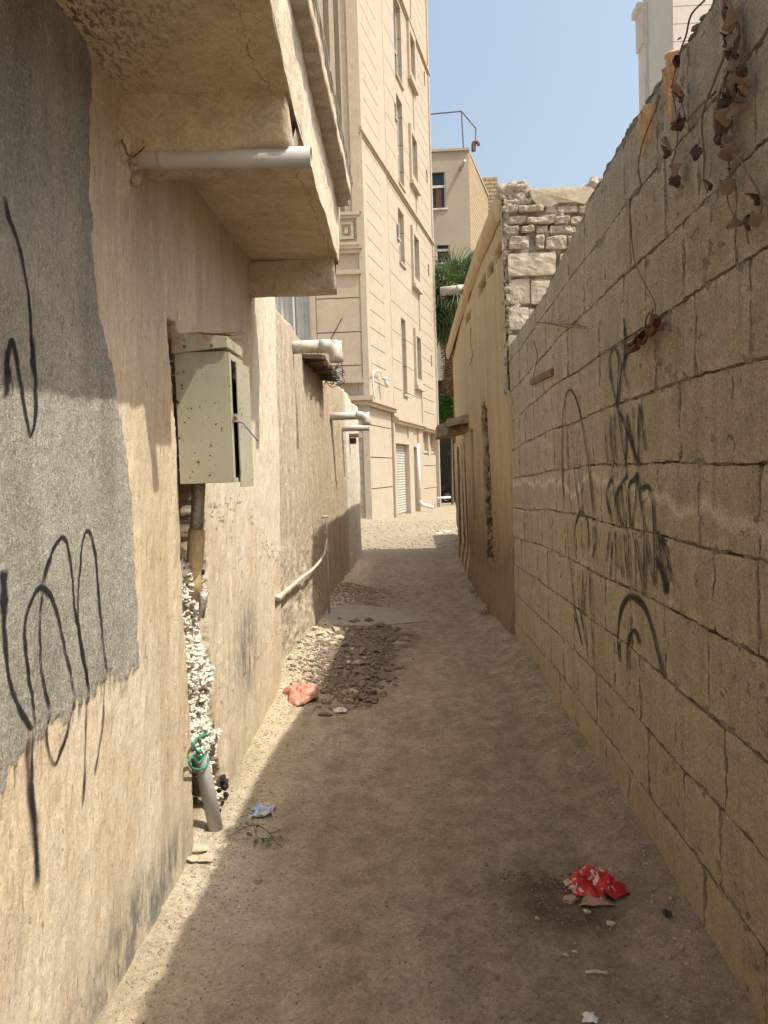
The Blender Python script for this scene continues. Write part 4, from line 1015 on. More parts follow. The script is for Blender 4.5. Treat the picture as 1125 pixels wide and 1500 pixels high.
# ================================================================ tall apartment building
CA = np.array([-1.225, 23.3]); CB = np.array([1.40, 35.2])
DV = (CB - CA); LEN = float(np.linalg.norm(DV)); DV = DV / LEN; NV = np.array([DV[1], -DV[0]])
def W(px, py):      # photo point -> (distance along the long face, height)
    d = ray(px, py); a = np.array([[d[0], -DV[0]], [d[1], -DV[1]]]); t, s = np.linalg.solve(a, CA)
    return float(s), float(EYE + d[2] * t)
class FB(MB):       # boxes in facade coordinates
    def fb(s, a0, a1, h0, h1, d0, d1):   # d outward
        P = lambda a, d: (CA[0] + DV[0] * a + NV[0] * d, CA[1] + DV[1] * a + NV[1] * d)
        c = [P(a0, d0), P(a0, d1), P(a1, d1), P(a1, d0)]
        return s.hexa([(x, y, h0) for x, y in c][::-1] + [(x, y, h1) for x, y in c][::-1])
def cut_rect(a0, a1, h0, h1, holes):     # rectangle minus holes -> list of rectangles
    R = [(a0, a1, h0, h1)]
    for (p, q, u, v) in holes:
        N = []
        for (a, b, c, d) in R:
            if q <= a or p >= b or v <= c or u >= d: N.append((a, b, c, d)); continue
            if p > a: N.append((a, p, c, d))
            if q < b: N.append((q, b, c, d))
            aa, bb = max(a, p), min(b, q)
            if u > c: N.append((aa, bb, c, u))
            if v < d: N.append((aa, bb, v, d))
        R = N
    return R
def tall_building():
    t = empty('apartment_building', (CA[0], CA[1], 0), 'tall beige travertine apartment building with narrow windows at the end of the alley', 'building')
    TOP = 29.0; s1 = W(567, 250)[0]; s2 = W(611, 327)[0]; s3 = LEN
    core = FB(); core.fb(.0, s3, -.4, TOP, -8, -.31); core.build('wall', M_['trav'], t)
    S = lambda px, py: W(px, py)[0]; Hh = lambda px, py: W(px, py)[1]
    def win(x0, x1, y0, y1):
        a, hb = W(x0, y1); b, _ = W(x1, y1); xm = (x0 + x1) / 2
        return (min(a, b), max(a, b), Hh(xm, y1), Hh(xm, y0))
    wins = [win(591.5, 597.7, 470, 578), win(586, 594, 312, 387), win(582, 585, 329, 349), win(585, 593, 152, 273), win(579, 581.3, 152, 173), win(580, 590, 7, 118)]
    fwins = [win(609.5, 615.5, 496, 556), win(605.5, 612.5, 350, 410), win(602.5, 609.5, 205, 262), win(599.5, 606, 58, 112)]
    swins = [win(621.3, 623, 106, 126), win(624.6, 626.5, 250, 268), win(627.2, 629, 388, 406), win(631.5, 633, 521, 537)]
    allh = wins + fwins + swins
    c1 = [Hh(538.7, 587), Hh(590, 617), Hh(632, 629)]; c2 = Hh(545, 219); c3 = Hh(610, 64)
    # --- upper storeys, bay by bay
    def bay(a0, a1, m0, m1, h0, h1, step, d=0., mat='trav', off=0.):
        for (p, q) in ((a0, m0), (m1, a1)):
            if q - p > .05:
                f = FB()
                for r in cut_rect(p, q, h0, h1, allh): f.fb(*r, -.3, d)
                f.build('pilaster_strip', M_[mat], t)
        h = h0 + off
        while h < h1 - .05:
            e = min(h + step, h1); G = []
            for r in cut_rect(m0 + .004, m1 - .004, h + .012, e - .012, allh):
                if r[1] - r[0] > .02 and r[3] - r[2] > .02:
                    hit = [g for g in G if any(r[0] <= s[1] + 1e-6 and r[1] >= s[0] - 1e-6 and r[2] <= s[3] + 1e-6 and r[3] >= s[2] - 1e-6 for s in g)]
                    G = [g for g in G if g not in hit] + [sum(hit, []) + [r]]
            for g in G:
                f = FB()
                for r in g: f.fb(*r, -.3, d)
                f.build('stone_panel', M_[mat], t)
            h = e
    for (h0, h1) in ((c1[0] + .12, c2 - .10), (c2 + .10, TOP)):
        bay(.0, s1 - .10, S(536, 272), S(557, 272), h0, h1, .565)
    for (h0, h1) in ((c1[1] + .12, c2 - .10), (c2 + .10, c3 - .1), (c3 + .1, TOP)):
        bay(s1 + .02, s2 - .08, s1 + .12, s2 - .16, h0, h1, 1.03, -.02)
    for (h0, h1) in ((c1[2] + .12, c2 - .10), (c2 + .10, c3 - .1), (c3 + .1, TOP)):
        bay(s2 + .02, s3 - .22, s2 + .25, s3 - .75, h0, h1, .58, .0)
    for (a, b) in ((s1 - .10, s1 + .02), (s2 - .08, s2 + .02)):
        FB().fb(a + .02, b - .02, c1[1] + .1, TOP, -.3, -.06).build('recessed_joint', M_['trav2'], t)
    FB().fb(s3 - .215, s3 + .02, -.4, TOP, -.3, .05).build('corner_strip', M_['trav'], t)
    # --- cornices
    for (a, b, h, d) in ((-.1, s1 - .02, c1[0], .16), (s1 + .02, s2 - .02, c1[1], .14), (s2 + .02, s3 + .1, c1[2], .14)):
        FB().fb(a, b, h - .14, h - .03, -.3, d * .5).fb(a, b, h - .03, h + .06, -.3, d).fb(a, b, h + .06, h + .118, -.3, d * .4).build('cornice', M_['trav2'], t)
    for (a, b, h) in ((-.06, s1 - .02, c2), (s1 + .02, s2 - .02, c2), (s2 + .02, s3 + .08, c2), (s1 + .02, s2 - .02, c3), (s2 + .02, s3 + .08, c3)):
        FB().fb(a, b, h - .095, h - .02, -.3, .02).fb(a, b, h - .02, h + .095, -.3, .09).build('cornice', M_['trav2'], t)
    # --- windows: each with frame and pane
    for i, (a, b, u, v) in enumerate(wins + fwins + swins):
        fr = FB(); e = min(.05, (b - a) * .2)
        fr.fb(a, a + e, u, v, -.26, -.2).fb(b - e, b, u, v, -.26, -.2).fb(a + e, b - e, u, u + e, -.26, -.2).fb(a + e, b - e, v - e, v, -.26, -.2)
        if v - u > 1.2: fr.fb(a + e, b - e, u + (v - u) * .42, u + (v - u) * .42 + e, -.26, -.2)
        w_ = fr.build('window', M_['frame'], t)
        FB().fb(a, b, u, v, -.3, -.262).build('pane', M_['glass'], w_)
        if len(wins) <= i < len(wins) + 4:
            FB().fb(a - .22, a - .001, u - .30, v + .28, -.02, .08).fb(b + .001, b + .22, u - .30, v + .28, -.02, .08).fb(a, b, v + .001, v + .28, -.02, .08).fb(a - .28, b + .28, u - .44, u - .302, -.02, .15).fb(a, b, u - .30, u - .001, -.02, .08).build('window_surround', M_['trav'], w_)
        elif i < len(wins):
            FB().fb(a - .03, b + .03, u - .08, u - .001, -.2, .05).build('window_sill', M_['trav2'], w_)
    # --- ground floor
    g = -.4
    def gp(x0, x1, yl, mat='trav', d=-.13, y0=None, y1=None):
        ys = yl
        for k in range(len(ys) - 1):
            xm = (x0 + x1) / 2; a = S(x0, ys[k]); b = S(x1, ys[k])
            hu = Hh(xm, ys[k]) if ys[k] is not None else 0; hl = Hh(xm, ys[k + 1])
            FB().fb(a + .01, b - .01, hl + .015, hu - .015, -.3, d).build('stone_panel', M_[mat], t)
    FB().fb(0, .09, g, c1[0] - .14, -.3, -.05).build('corner_strip', M_['trav'], t)
    hz = [c1[0] - .14, Hh(557, 624), Hh(558, 670), Hh(559, 715), g]
    for k in range(4): FB().fb(.10, s1 - .16, hz[k + 1] + .015, hz[k] - .015, -.3, -.1).build('stone_panel', M_['trav'], t)
    FB().fb(s1 - .14, s1 + .12, g, c1[1] - .14, -.3, -.02).build('pilaster_strip', M_['trav2'], t)
    dA, dB = S(580, 690), S(602.5, 690); dt = Hh(590, 650); d2A, d2B = S(609, 690), S(616, 690)
    FB().fb(s1 + .13, dA - .01, g, c1[1] - .14, -.3, -.1).fb(dA - .01, dB + .01, dt + .25, c1[1] - .14, -.3, -.12).fb(dA, dB, dt, dt + .24, -.3, -.04).build('door_lintel', M_['trav'], t)
    FB().fb(dB + .012, d2A - .01, g, c1[1] - .14, -.3, -.06).build('pilaster_strip', M_['trav'], t)
    FB().fb(d2A, d2B, Hh(612, 655), c1[1] - .14, -.3, -.10).build('door_lintel', M_['trav'], t)
    FB().fb(d2B + .01, s2 + .1, g, c1[1] - .14, -.3, -.04).build('pilaster_strip', M_['trav2'], t)
    FB().fb(d2A, d2B, g, Hh(612, 655) - .01, -.3, -.26).build('side_door', M_['trav2'], t)
    # perforated roller shutter, lath by lath
    dr = FB().fb(dA, dB, g, dt - .01, -.3, -.285).build('roller_shutter', M_['shutter'], t)
    q = 26
    for k in range(q):
        u = .02 + (dt - .05) * k / q; f = FB(); n = 12
        f.fb(dA + .01, dB - .01, u, u + (dt / q) * .45, -.284, -.235)
        for j in range(n):
            a = dA + .03 + (dB - dA - .06) * j / n; f.fb(a, a + (dB - dA) / n * .6, u + (dt / q) * .452, u + (dt / q) * .85, -.284, -.25)
        f.build('lath', M_['shutter'], dr)
    hz = [Hh(631, 665.5), Hh(631, 682), Hh(631, 715), g]
    for k in range(3): FB().fb(s2 + .2, s3 - .24, hz[k + 1] + .015, hz[k] - .015, -.3, -.1).build('stone_panel', M_['trav'], t)
    for (xa, xb) in ((622.8, 629.4), (631.2, 638)):
        a, b = S(xa, 650), S(xb, 650); w_ = FB().fb(a, b, Hh(628, 664), Hh(628, 664) + .12, -.29, -.1).build('blind_window', M_['trav2'], t)
        FB().fb(a, b, Hh(628, 664) + .121, c1[2] - .141, -.3, -.24).build('pane', M_['trav'], w_)
    FB().fb(S(629.6, 650), S(631, 650), hz[0], c1[2] - .14, -.3, -.06).build('mullion', M_['trav'], t)
    # down pipe with shoe and stub
    a, h = W(611, 690); P = lambda a, d, z: (CA[0] + DV[0] * a + NV[0] * d, CA[1] + DV[1] * a + NV[1] * d, z)
    a = (d2A + d2B) / 2
    for k in range(2): pass
    MB().tube([P(a, .02, Hh(612, 650)), P(a, .02, .35)], .07, 10).build('down_pipe', M_['white'], t, True)
    MB().tube([P(a, .02, .36), P(a + .1, .12, .2), P(a + .4, .5, .06)], .08, 10, True, .85).build('pipe_shoe', M_['white'], t, True)
    a, h = W(642, 729); MB().tube([P(a - .6, .05, h), P(a + .1, .55, h)], .055, 10, True, .85).build('pipe_stub', M_['white'], t, True)
    # bracket with camera near the corner
    pt = [P(W(*c)[0], .12, W(*c)[1]) for c in [(543, 584), (541, 565), (541, 548), (543, 544), (548, 543), (553, 546), (554, 552)]]
    MB().tube(smooth3(pt, 4), .028, 8).build('bracket_pipe', M_['white'], t, True)
    c = P(W(555, 555)[0], .2, W(555, 555)[1]); MB().rock(c, .10, 1, 2, 0, (1.1, 1, .6)).build('security_camera', M_['white'], t, True)
    MB().tube([P(W(555, 556)[0], .2, c[2]), P(W(557, 563)[0], .25, c[2] - .25)], [.05, .075], 10).build('camera_hood', M_['white'], t, True)
    # --- front face (towards the viewer)
    YF = 23.3
    X = lambda px, py=480: PY(px, py, YF)[0]; Z = lambda py, px=495: PY(px, py, YF)[2]
    def fx(x0, x1, z0, z1, d0, d1): return (x0, x1, YF - d1, YF - d0, z0, z1)   # d outwards towards viewer
    core = MB().box(-12, CA[0] - .05, YF + .32, YF + 8, -.4, TOP); core.build('wall', M_['trav'], t)
    xr = CA[0] - .0
    box(xr - .14, xr + .05, YF - .02, YF + .4, c1[0] + .1, TOP).build('corner_strip', M_['trav'], t)
    xl = X(464); wl, wr = X(412), X(455)
    js = [Z(400), Z(437), Z(487), Z(536), Z(556)]
    for k in range(len(js) - 1): box(xl + .01, xr - .15, YF, YF + .31, js[k + 1] + .015, js[k] - .015).build('stone_panel', M_['trav2'], t)
    box(wr + .02, xl - .01, YF - .05, YF + .31, Z(640), Z(400)).build('pilaster_strip', M_['trav2'], t)
    wz0, wz1 = Z(505), Z(405)
    wf = MB(); e = .06; w0 = wl - .35
    wf.box(w0, w0 + e, YF + .1, YF + .16, wz0, wz1).box(wr - e, wr, YF + .1, YF + .16, wz0, wz1).box(w0, wr, YF + .1, YF + .16, wz0 - e, wz0).box((w0 + wr) / 2 + .08, (w0 + wr) / 2 + .14, YF + .1, YF + .16, wz0, wz1)
    wo = wf.build('window', M_['frame'], t); box(w0, wr, YF + .25, YF + .3, wz0, wz1).build('pane', M_['glass'], wo)
    n = 40; cu = np.array([[(w0 + e + (wr - w0 - 2 * e) * i / n, YF + .2 + .03 * math.sin(i * 1.1), z) for z in (wz0, wz1)] for i in range(n + 1)]); grid_obj('curtain', cu, M_['curtain'], wo, False)
    box(-12, w0 - .01, YF, YF + .31, -.4, TOP).build('stone_panel', M_['trav2'], t)
    box(w0, xl - .01, YF, YF + .31, -.4, wz0 - .07).build('stone_panel', M_['trav2'], t)
    box(w0, xl - .01, YF, YF + .31, wz1 + .01, TOP).build('stone_panel', M_['trav2'], t)
    # ledges and recessed bands at first floor
    zc = [Z(556), Z(562), Z(581), Z(588), Z(594)]
    MB().box(xl, xr - .12, YF - .12, YF + .3, zc[1], zc[0]).build('cornice', M_['trav2'], t)
    MB().box(xl, xr - .16, YF + .12, YF + .3, zc[2], zc[1] - .002).build('recessed_band', M_['trav2'], t)
    MB().box(-4.4, xr + .16, YF - .16, YF + .3, zc[3], zc[2] - .002).box(-4.4, xr + .08, YF - .06, YF + .3, zc[4], zc[3] - .002).build('cornice', M_['trav2'], t)
    # ground floor of the front face
    gy = [zc[4] - .01, Z(640), Z(673), Z(708), Z(744), -.4]
    for k in range(5): box(-4.4, xr - .22, YF + .05, YF + .31, gy[k + 1] + .015, gy[k] - .015).build('stone_panel', M_['trav'], t)
    box(xr - .20, xr + .0, YF + .0, YF + .31, -.4, gy[0]).build('corner_strip', M_['trav'], t)
    box(-4.4, xr - .22, YF - .08, YF + .3, gy[1] - .05, gy[1] + .10).build('cornice', M_['trav2'], t)
    # carved box, ledges
    xa, xb = X(500, 340), X(525, 340)
    def ring(x0, x1, z0, z1, w_, d):
        return MB().box(x0, x0 + w_, YF - d, YF + .3, z0, z1).box(x1 - w_, x1, YF - d, YF + .3, z0, z1).box(x0 + w_, x1 - w_, YF - d, YF + .3, z0, z0 + w_).box(x0 + w_, x1 - w_, YF - d, YF + .3, z1 - w_, z1)
    z0, z1 = Z(361), Z(318); xb0 = xa - .25; xb1 = xr - .10; xs0 = xb0
    MB().box(xs0 - .1, xb1 + .02, YF - .16, YF + .3, z1 + .002, Z(313)).build('ledge', M_['trav2'], t)
    for k, (ins, d) in enumerate([(0, .12), (.09, .05), (.18, .10), (.26, .04)]):
        ring(xb0 + ins, xb1 - ins, z0 + ins, z1 - ins, .088 if k % 2 == 0 else .078, d).build('carved_frame', M_['trav2'], t)
    box(xb0 + .35, xb1 - .35, YF - .08, YF + .3, z0 + .35, z1 - .35).build('carved_centre', M_['trav2'], t)
    MB().box(xl, xb1 + .06, YF - .1, YF + .3, Z(366), z0 - .002).box(xl, xb1 + .02, YF - .05, YF + .3, Z(372), Z(366) - .002).build('ledge', M_['trav2'], t)
    box(xl, xb1, YF + .06, YF + .3, Z(396), Z(372) - .002).build('recessed_band', M_['trav2'], t)
    MB().box(xl, xb1 + .02, YF - .08, YF + .3, Z(403), Z(396) - .002).build('ledge', M_['trav2'], t)
    # reeded pilaster above
    xs = [466, 478, 486, 493, 500, 511, 524]; dd = [0, -.14, .04, -.10, .06, .12]; z0 = Z(313) + .002
    for k in range(6):
        a, b = X(xs[k], 150), X(xs[k + 1], 150)
        if k == 0:
            z = z0
            while z < 22:
                box(a + .005, b - .005, YF - dd[k], YF + .31, z + .01, min(z + 2.2, 22) - .01).build('stone_panel', M_['trav'], t); z += 2.2
        else: box(a, b - .004, YF - dd[k], YF + .31, z0, 22).build('reeded_strip', M_['trav2' if k % 2 else 'trav'], t)
tall_building()

# ================================================================ far things
def far_house():
    Y = 52.; t = empty('far_house', (4, Y, 0), 'beige rendered house with a raw brick side and roof railing behind the palm', 'house')
    xl = PY(600, 300, Y)[0]; xr = PY(688, 300, Y)[0]; zt = PY(660, 222, Y)[2]
    wins = []
    for (a, b, c, d) in ((632, 653.5, 252, 305), (637, 657, 359, 385)):
        wins.append((PY(a, 300, Y)[0], PY(b, 300, Y)[0], PY(645, d, Y)[2], PY(645, c, Y)[2]))
    f = MB()
    for (a, b, c, d) in cut_rect(xl, xr, -1, zt, wins): f.box(a, b, Y, Y + .4, c, d)
    f.build('wall', M_['plasterfar'], t)
    for (a, b, c, d) in wins:
        m = (c + d) / 2 + .2; e = .09
        w_ = MB().box(a, a + e, Y + .1, Y + .2, c, d).box(b - e, b, Y + .1, Y + .2, c, d).box(a + e, b - e, Y + .1, Y + .2, m, m + .16).box(a - .1, b + .1, Y - .08, Y + .2, c - .12, c - .001).build('window', M_['frame'], t)
        box(a, b, Y + .22, Y + .26, c, d).build('pane', M_['glass'], w_)
        box(a + .35, b - .3, Y + .205, Y + .219, c + .1, m - .05).build('curtain', M_['rust'], w_)
    # brick side receding to the right
    q = Mat('raw yellow brick', .9, .2); bt = q.n('ShaderNodeTexBrick'); vec = q.n('ShaderNodeCombineXYZ'); x = q.xyz()
    q.l(q.math('ADD', x[1], x[0]), vec.inputs[0]); q.l(x[2], vec.inputs[1]); q.l(vec.outputs[0], bt.inputs['Vector'])
    bt.inputs['Scale'].default_value = 1; bt.inputs['Brick Width'].default_value = .7; bt.inputs['Row Height'].default_value = .30; bt.inputs['Mortar Size'].default_value = .05
    bt.inputs['Color1'].default_value = (.36, .275, .175, 1); bt.inputs['Color2'].default_value = (.43, .33, .22, 1); bt.inputs['Mortar'].default_value = (.22, .165, .11, 1)
    q.l(bt.outputs[0], q.b.inputs['Base Color']); q.bump(bt.outputs['Fac'], -.05)
    x2 = xr + 2.3; Yb = Y + 9
    MB().hexa([(xr + .002, Y, -1), (x2, Yb, -1), (x2 - 2, Yb, -1), (xr - 1, Y + .4, -1), (xr + .002, Y, zt), (x2, Yb, zt), (x2 - 2, Yb, zt), (xr - 1, Y + .4, zt)]).build('brick_side', q.m, t)
    MB().box(x2 - 1, x2 + .75, Yb - .2, Yb + 3, -1, PY(700, 262, Yb)[2]).build('rear_block', q.m, t)
    MB().box(xl, xr + .08, Y - .12, Y + .3, zt, zt + .16).build('parapet', M_['plasterfar'], t)
    MB().hexa([(xr, Y - .12, zt + .002), (x2 + .1, Yb, zt + .002), (x2 - .4, Yb, zt + .002), (xr - .4, Y + .3, zt + .002), (xr, Y - .12, zt + .16), (x2 + .1, Yb, zt + .16), (x2 - .4, Yb, zt + .16), (xr - .4, Y + .3, zt + .16)]).build('parapet', M_['plasterfar'], t)
    a, b = PY(600, 170, Y + 2), PY(676, 163, Y + 2); c = PY(697, 188, Y + 8); d = PY(696, 222, Y + 8)
    rl = MB().tube([a, b], .05, 6).tube([b, c], .05, 6).tube([c, d], .05, 6).tube([b, (b[0] + .1, b[1], zt)], .05, 6)
    rl.build('roof_railing', M_['bluegrey'], t)
    e = PY(693, 222, Y + 8); MB().tube(smooth3([e, PY(693, 212, Y + 8), PY(695, 208, Y + 8), PY(700, 209, Y + 8), PY(701, 213, Y + 8)], 4), .13, 8).build('vent_pipe', M_['rust'], t, True)
    e = PY(681, 247, Y); MB().tube([(e[0] - .3, Y, e[2]), (e[0] - .1, Y - 1.1, e[2] + .05)], .12, 8).build('wall_spout', M_['pvcw'], t, True)
far_house()
def white_building():
    Y = 62.; t = empty('white_building', (24, Y, 0), 'white building with stone cladding rising behind the block wall, top right', 'building')
    xc = PY(985, 80, Y)[0]; top = 47.
    y2 = None
    d = ray(943, 80); Yb = xc * d[1] / d[0]
    box(xc, xc + 14, Y, Y + 3, -1, top).build('wall', M_['cladw'], t)
    z = PY(1000, 165, Y)[2] - 4
    while z < top:
        box(xc + .05, xc + 14, Y - .06, Y, z + .04, z + 1.33).build('cladding_board', M_['cladw'], t); z += 1.36
    box(xc - .02, xc + 5, Y + .1, Yb, -1, top).build('side_wall', M_['panelw'], t)
    zt = PY(940, 15, Yb)[2]
    for (a, b, o) in ((zt - .6, zt, 1.0), (zt - 3.5, zt - .6, .6), (zt - 14, zt - 3.5, .35), (zt - 15, zt - 14, 1.0), (zt - 19, zt - 15, .5)):
        box(xc - o * .9, xc - .03, Yb - 1.2, Yb + .5, a, b - .002).build('corner_moulding', M_['cladw'], t)
white_building()

def palm():
    Y = 37.2; c = Vector(PY(666, 436, Y)); t = empty('palm_tree', (c.x, Y, -.1), 'fan palm with green fronds over a skirt of dead brown fronds beyond the ochre wall', 'palm tree')
    rg = random.Random(6)
    MB().tube([(c.x, Y, -.2), (c.x, Y, c.z - .2)], [.24, .2], 12).build('trunk', M_['deadpalm'], t, True)
    def frond(L, dead):
        mb = MB(); n = 22; stem = L * .42; mb.tube([(0, 0, 0), (stem, 0, 0)], .018, 5)
        for i in range(n):
            a = math.radians(-95 + 190 * i / (n - 1)); l = L * .62 * (1 - .2 * abs(a) / 1.65); wv = .028
            d = Vector((math.cos(a), math.sin(a), 0)); s = Vector((-d.y, d.x, 0)) * wv; o = Vector((stem, 0, 0))
            dr = (.1 + (.25 if not dead else .5) * rg.random()) * l
            p = [o, o + d * l * .5 + s + Vector((0, 0, .03)), o + d * l * .5 - s + Vector((0, 0, -.01)), o + d * l * .82 + s * .6 - Vector((0, 0, dr * .5)), o + d * l * .82 - s * .6 - Vector((0, 0, dr * .55)), o + d * l - Vector((0, 0, dr * 1.4))]
            mb.add(p, [(0, 2, 1), (1, 2, 4, 3), (3, 4, 5)])
        me = bpy.data.meshes.new('frond'); me.from_pydata(mb.v, [], mb.f); me.materials.append(M_['deadpalm' if dead else 'palm']); return me
    fm = [frond(2.6, 0), frond(2.9, 0), frond(2.3, 0)]; dm = [frond(1.6, 1), frond(1.8, 1)]
    for k in range(120):
        o = link('frond', rg.choice(fm), None, t); az = k * 2.39; el = math.radians(rg.uniform(-70, 70))
        o.location = Vector((0, 0, c.z + .1)) + Vector((0, 0, .1)); o.rotation_euler = Matrix.Rotation(az, 3, 'Z').to_euler(); o.rotation_euler = (Matrix.Rotation(az, 3, 'Z') @ Matrix.Rotation(-el, 3, 'Y') @ Matrix.Rotation(rg.uniform(-.5, .5), 3, 'X')).to_euler()
    for k in range(70):
        o = link('dead_frond', rg.choice(dm), None, t); az = k * 2.39; el = math.radians(rg.uniform(-84, -66))
        o.location = Vector((0, 0, c.z - rg.uniform(.0, 3.3))); o.rotation_euler = (Matrix.Rotation(az, 3, 'Z') @ Matrix.Rotation(-el, 3, 'Y')).to_euler()
palm()
def bush(name, c, r, n, mat, label, cat, leaf=.09):
    rg = random.Random(int(c[0] * 10)); mb = MB()
    for i in range(n):
        d = Vector((rg.gauss(0, 1), rg.gauss(0, 1), rg.gauss(0, 1))).normalized() * rg.uniform(.35, 1) ** .6
        d *= 1 + .3 * mn.noise(d * 2.5)
        p = Vector(c) + Vector((d.x * r[0], d.y * r[1], d.z * r[2])); a = Vector((rg.gauss(0, 1), rg.gauss(0, 1), rg.gauss(0, .5))).normalized(); b = a.cross(Vector((rg.gauss(0, .4), rg.gauss(0, .4), 1))).normalized()
        s = leaf * rg.uniform(.6, 1.3); mb.add([p - a * s, p + b * s * .45, p + a * s, p - b * s * .45], [(0, 1, 2, 3)])
    t = empty(name, (c[0], c[1], -.2), label, cat)
    mb.build('foliage', M_[mat], t, kind='stuff'); MB().tube([(c[0], c[1], -.3), (c[0] + .05, c[1], c[2])], [.07, .03], 8).build('trunk', M_['wood'], t)
b = PY(652, 600, 38.2); bush('green_bush', (b[0] + .25, 38.2, b[2] - .1), (.75, .6, .95), 1500, 'leaf', 'bright green bush above the parked black car, under the dark roof edge', 'bush', .11)
b = PY(657, 665, 44); bush('shaded_vine', (b[0] + .5, 44, b[2]), (.8, .4, 1.9), 260, 'leaf', 'dim vine hanging in shadow behind the black car', 'vine', .11)
def carport():
    t = empty('carport', (6, 42, 0), 'dark shaded carport with flat roof behind the palm and above the black car', 'carport')
    z = 6.0
    MB().box(1.62, 16, 39.2, 50, z, z + .3).build('roof', M_['iron'], t)
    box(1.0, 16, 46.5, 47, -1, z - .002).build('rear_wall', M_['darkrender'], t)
    for x in (5.9, 9, 15): MB().tube([(x, 39.6, -.6), (x, 39.6, z)], .09, 10).build('post', M_['iron'], t)
carport()
def car():
    Y = 41.; wx = PY(655, 732, Y)[0]; g = gz(wx, Y) ; t = empty('parked_car', (wx + 1.3, Y + .85, g), 'black car parked in shadow at the end of the alley, front wheel showing', 'car')
    # side profile (x to the rear, z up), body pointing left
    prof = [(-.82, .30), (-.86, .55), (-.78, .78), (-.3, .92), (.35, 1.0), (.62, 1.03), (3.35, 1.05), (3.7, .95), (3.72, .5), (3.6, .3)]
    cab = [(.5, 1.02), (1.15, 1.42), (1.5, 1.48), (2.4, 1.46), (2.8, 1.35), (3.3, 1.04)]
    def ext(p, y0, y1, tap=0.):
        mb = MB(); n = len(p); v = [(wx + x, y0 + tap * (z - 1) * (z > 1), g + z) for x, z in p] + [(wx + x, y1 - tap * (z - 1) * (z > 1), g + z) for x, z in p]
        return mb.add(v, [tuple(range(n)), tuple(range(2 * n - 1, n - 1, -1))] + [(i, i + n, (i + 1) % n + n, (i + 1) % n) for i in range(n)])
    # wheel arches: cut by building the body side as a polygon following the arches
    arch = lambda cx: [(cx + .38 * math.cos(a), .31 + .38 * math.sin(a)) for a in [math.pi * k / 8 for k in range(9)]]
    low = [(3.6, .24)] + [(x, z) for x, z in arch(2.62)] + [(x, z) for x, z in arch(0)] + [(-.78, .24)]
    full = prof[:-1] + low
    ext(full, Y, Y + 1.75).build('body', M_['carpaint'], t, bevel=.02)
    ext(cab, Y + .08, Y + 1.67, .35).build('cabin', M_['carpaint'], t, bevel=.02)
    ext([(.78, 1.06), (1.25, 1.38), (1.75, 1.40), (1.75, 1.06)], Y + .05, Y + .4, .3).build('window', M_['glass'], t)
    ext([(1.85, 1.06), (1.85, 1.40), (2.4, 1.38), (2.85, 1.1)], Y + .05, Y + .4, .3).build('window', M_['glass'], t)
    box(wx - .84, wx - .55, Y - .01, Y + .3, g + .62, g + .74).build('headlight', M_['alloy'], t, bevel=.02)
    for k, cx in enumerate((0, 2.62)):
        for yy, s in ((Y + .02, -1), (Y + 1.73, 1)):
            w_ = MB(); ring = []
            c = (wx + cx, yy, g + .31); n = 32
            v = []; 
            for (rr, dy) in ((.19, 0), (.205, -.02), (.29, -.02), (.31, .02), (.31, .18), (.2, .18)):
                v += [(c[0] + rr * math.cos(2 * math.pi * i / n), yy - s * dy * -1 * (1 if s < 0 else -1) * -1 if False else yy + (-s) * dy, c[2] + rr * math.sin(2 * math.pi * i / n)) for i in range(n)]
            f = [(a * n + i, a * n + (i + 1) % n, (a + 1) * n + (i + 1) % n, (a + 1) * n + i) for a in range(5) for i in range(n)]
            w_.add(v, f); wo = w_.build('wheel', M_['black'], t, True)
            rm = MB(); rm.tube([(c[0], yy - .015 * -s, c[2]), (c[0], yy + .02 * s, c[2])], .05, 10)
            for i in range(10):
                a = 2 * math.pi * i / 10; d = Vector((math.cos(a), 0, math.sin(a)))
                rm.tube([Vector((c[0], yy + .01 * s, c[2])) + d * .03, Vector((c[0], yy + .01 * s, c[2])) + d * .2], .011, 5)
            m = 28; rm.tube([(c[0] + .20 * math.cos(2 * math.pi * i / m), yy + .01 * s, c[2] + .20 * math.sin(2 * math.pi * i / m)) for i in range(m + 1)], .012, 5, False)
            rm.build('rim', M_['alloy'], wo)
car()
# dark patch of wet gravel hump and pale drain covers near the corner
def far_ground_bits():
    for k, (x, y) in enumerate([(643, 783), (655, 781)]):
        p = PZ(x, y); z = gz(p[0], p[1])
        o = box(p[0] - .09, p[0] + .09, p[1] - .25, p[1] + .25, z - .02, z + .02).build('paving_slab', M_['rockp'], bevel=.01)
        tag(o, ['pale flat slab on the far ground beside the stepped shadow, left of two', 'pale flat slab on the far ground in the shadow, right of two'][k], 'slab', 'far pale slabs')
far_ground_bits()

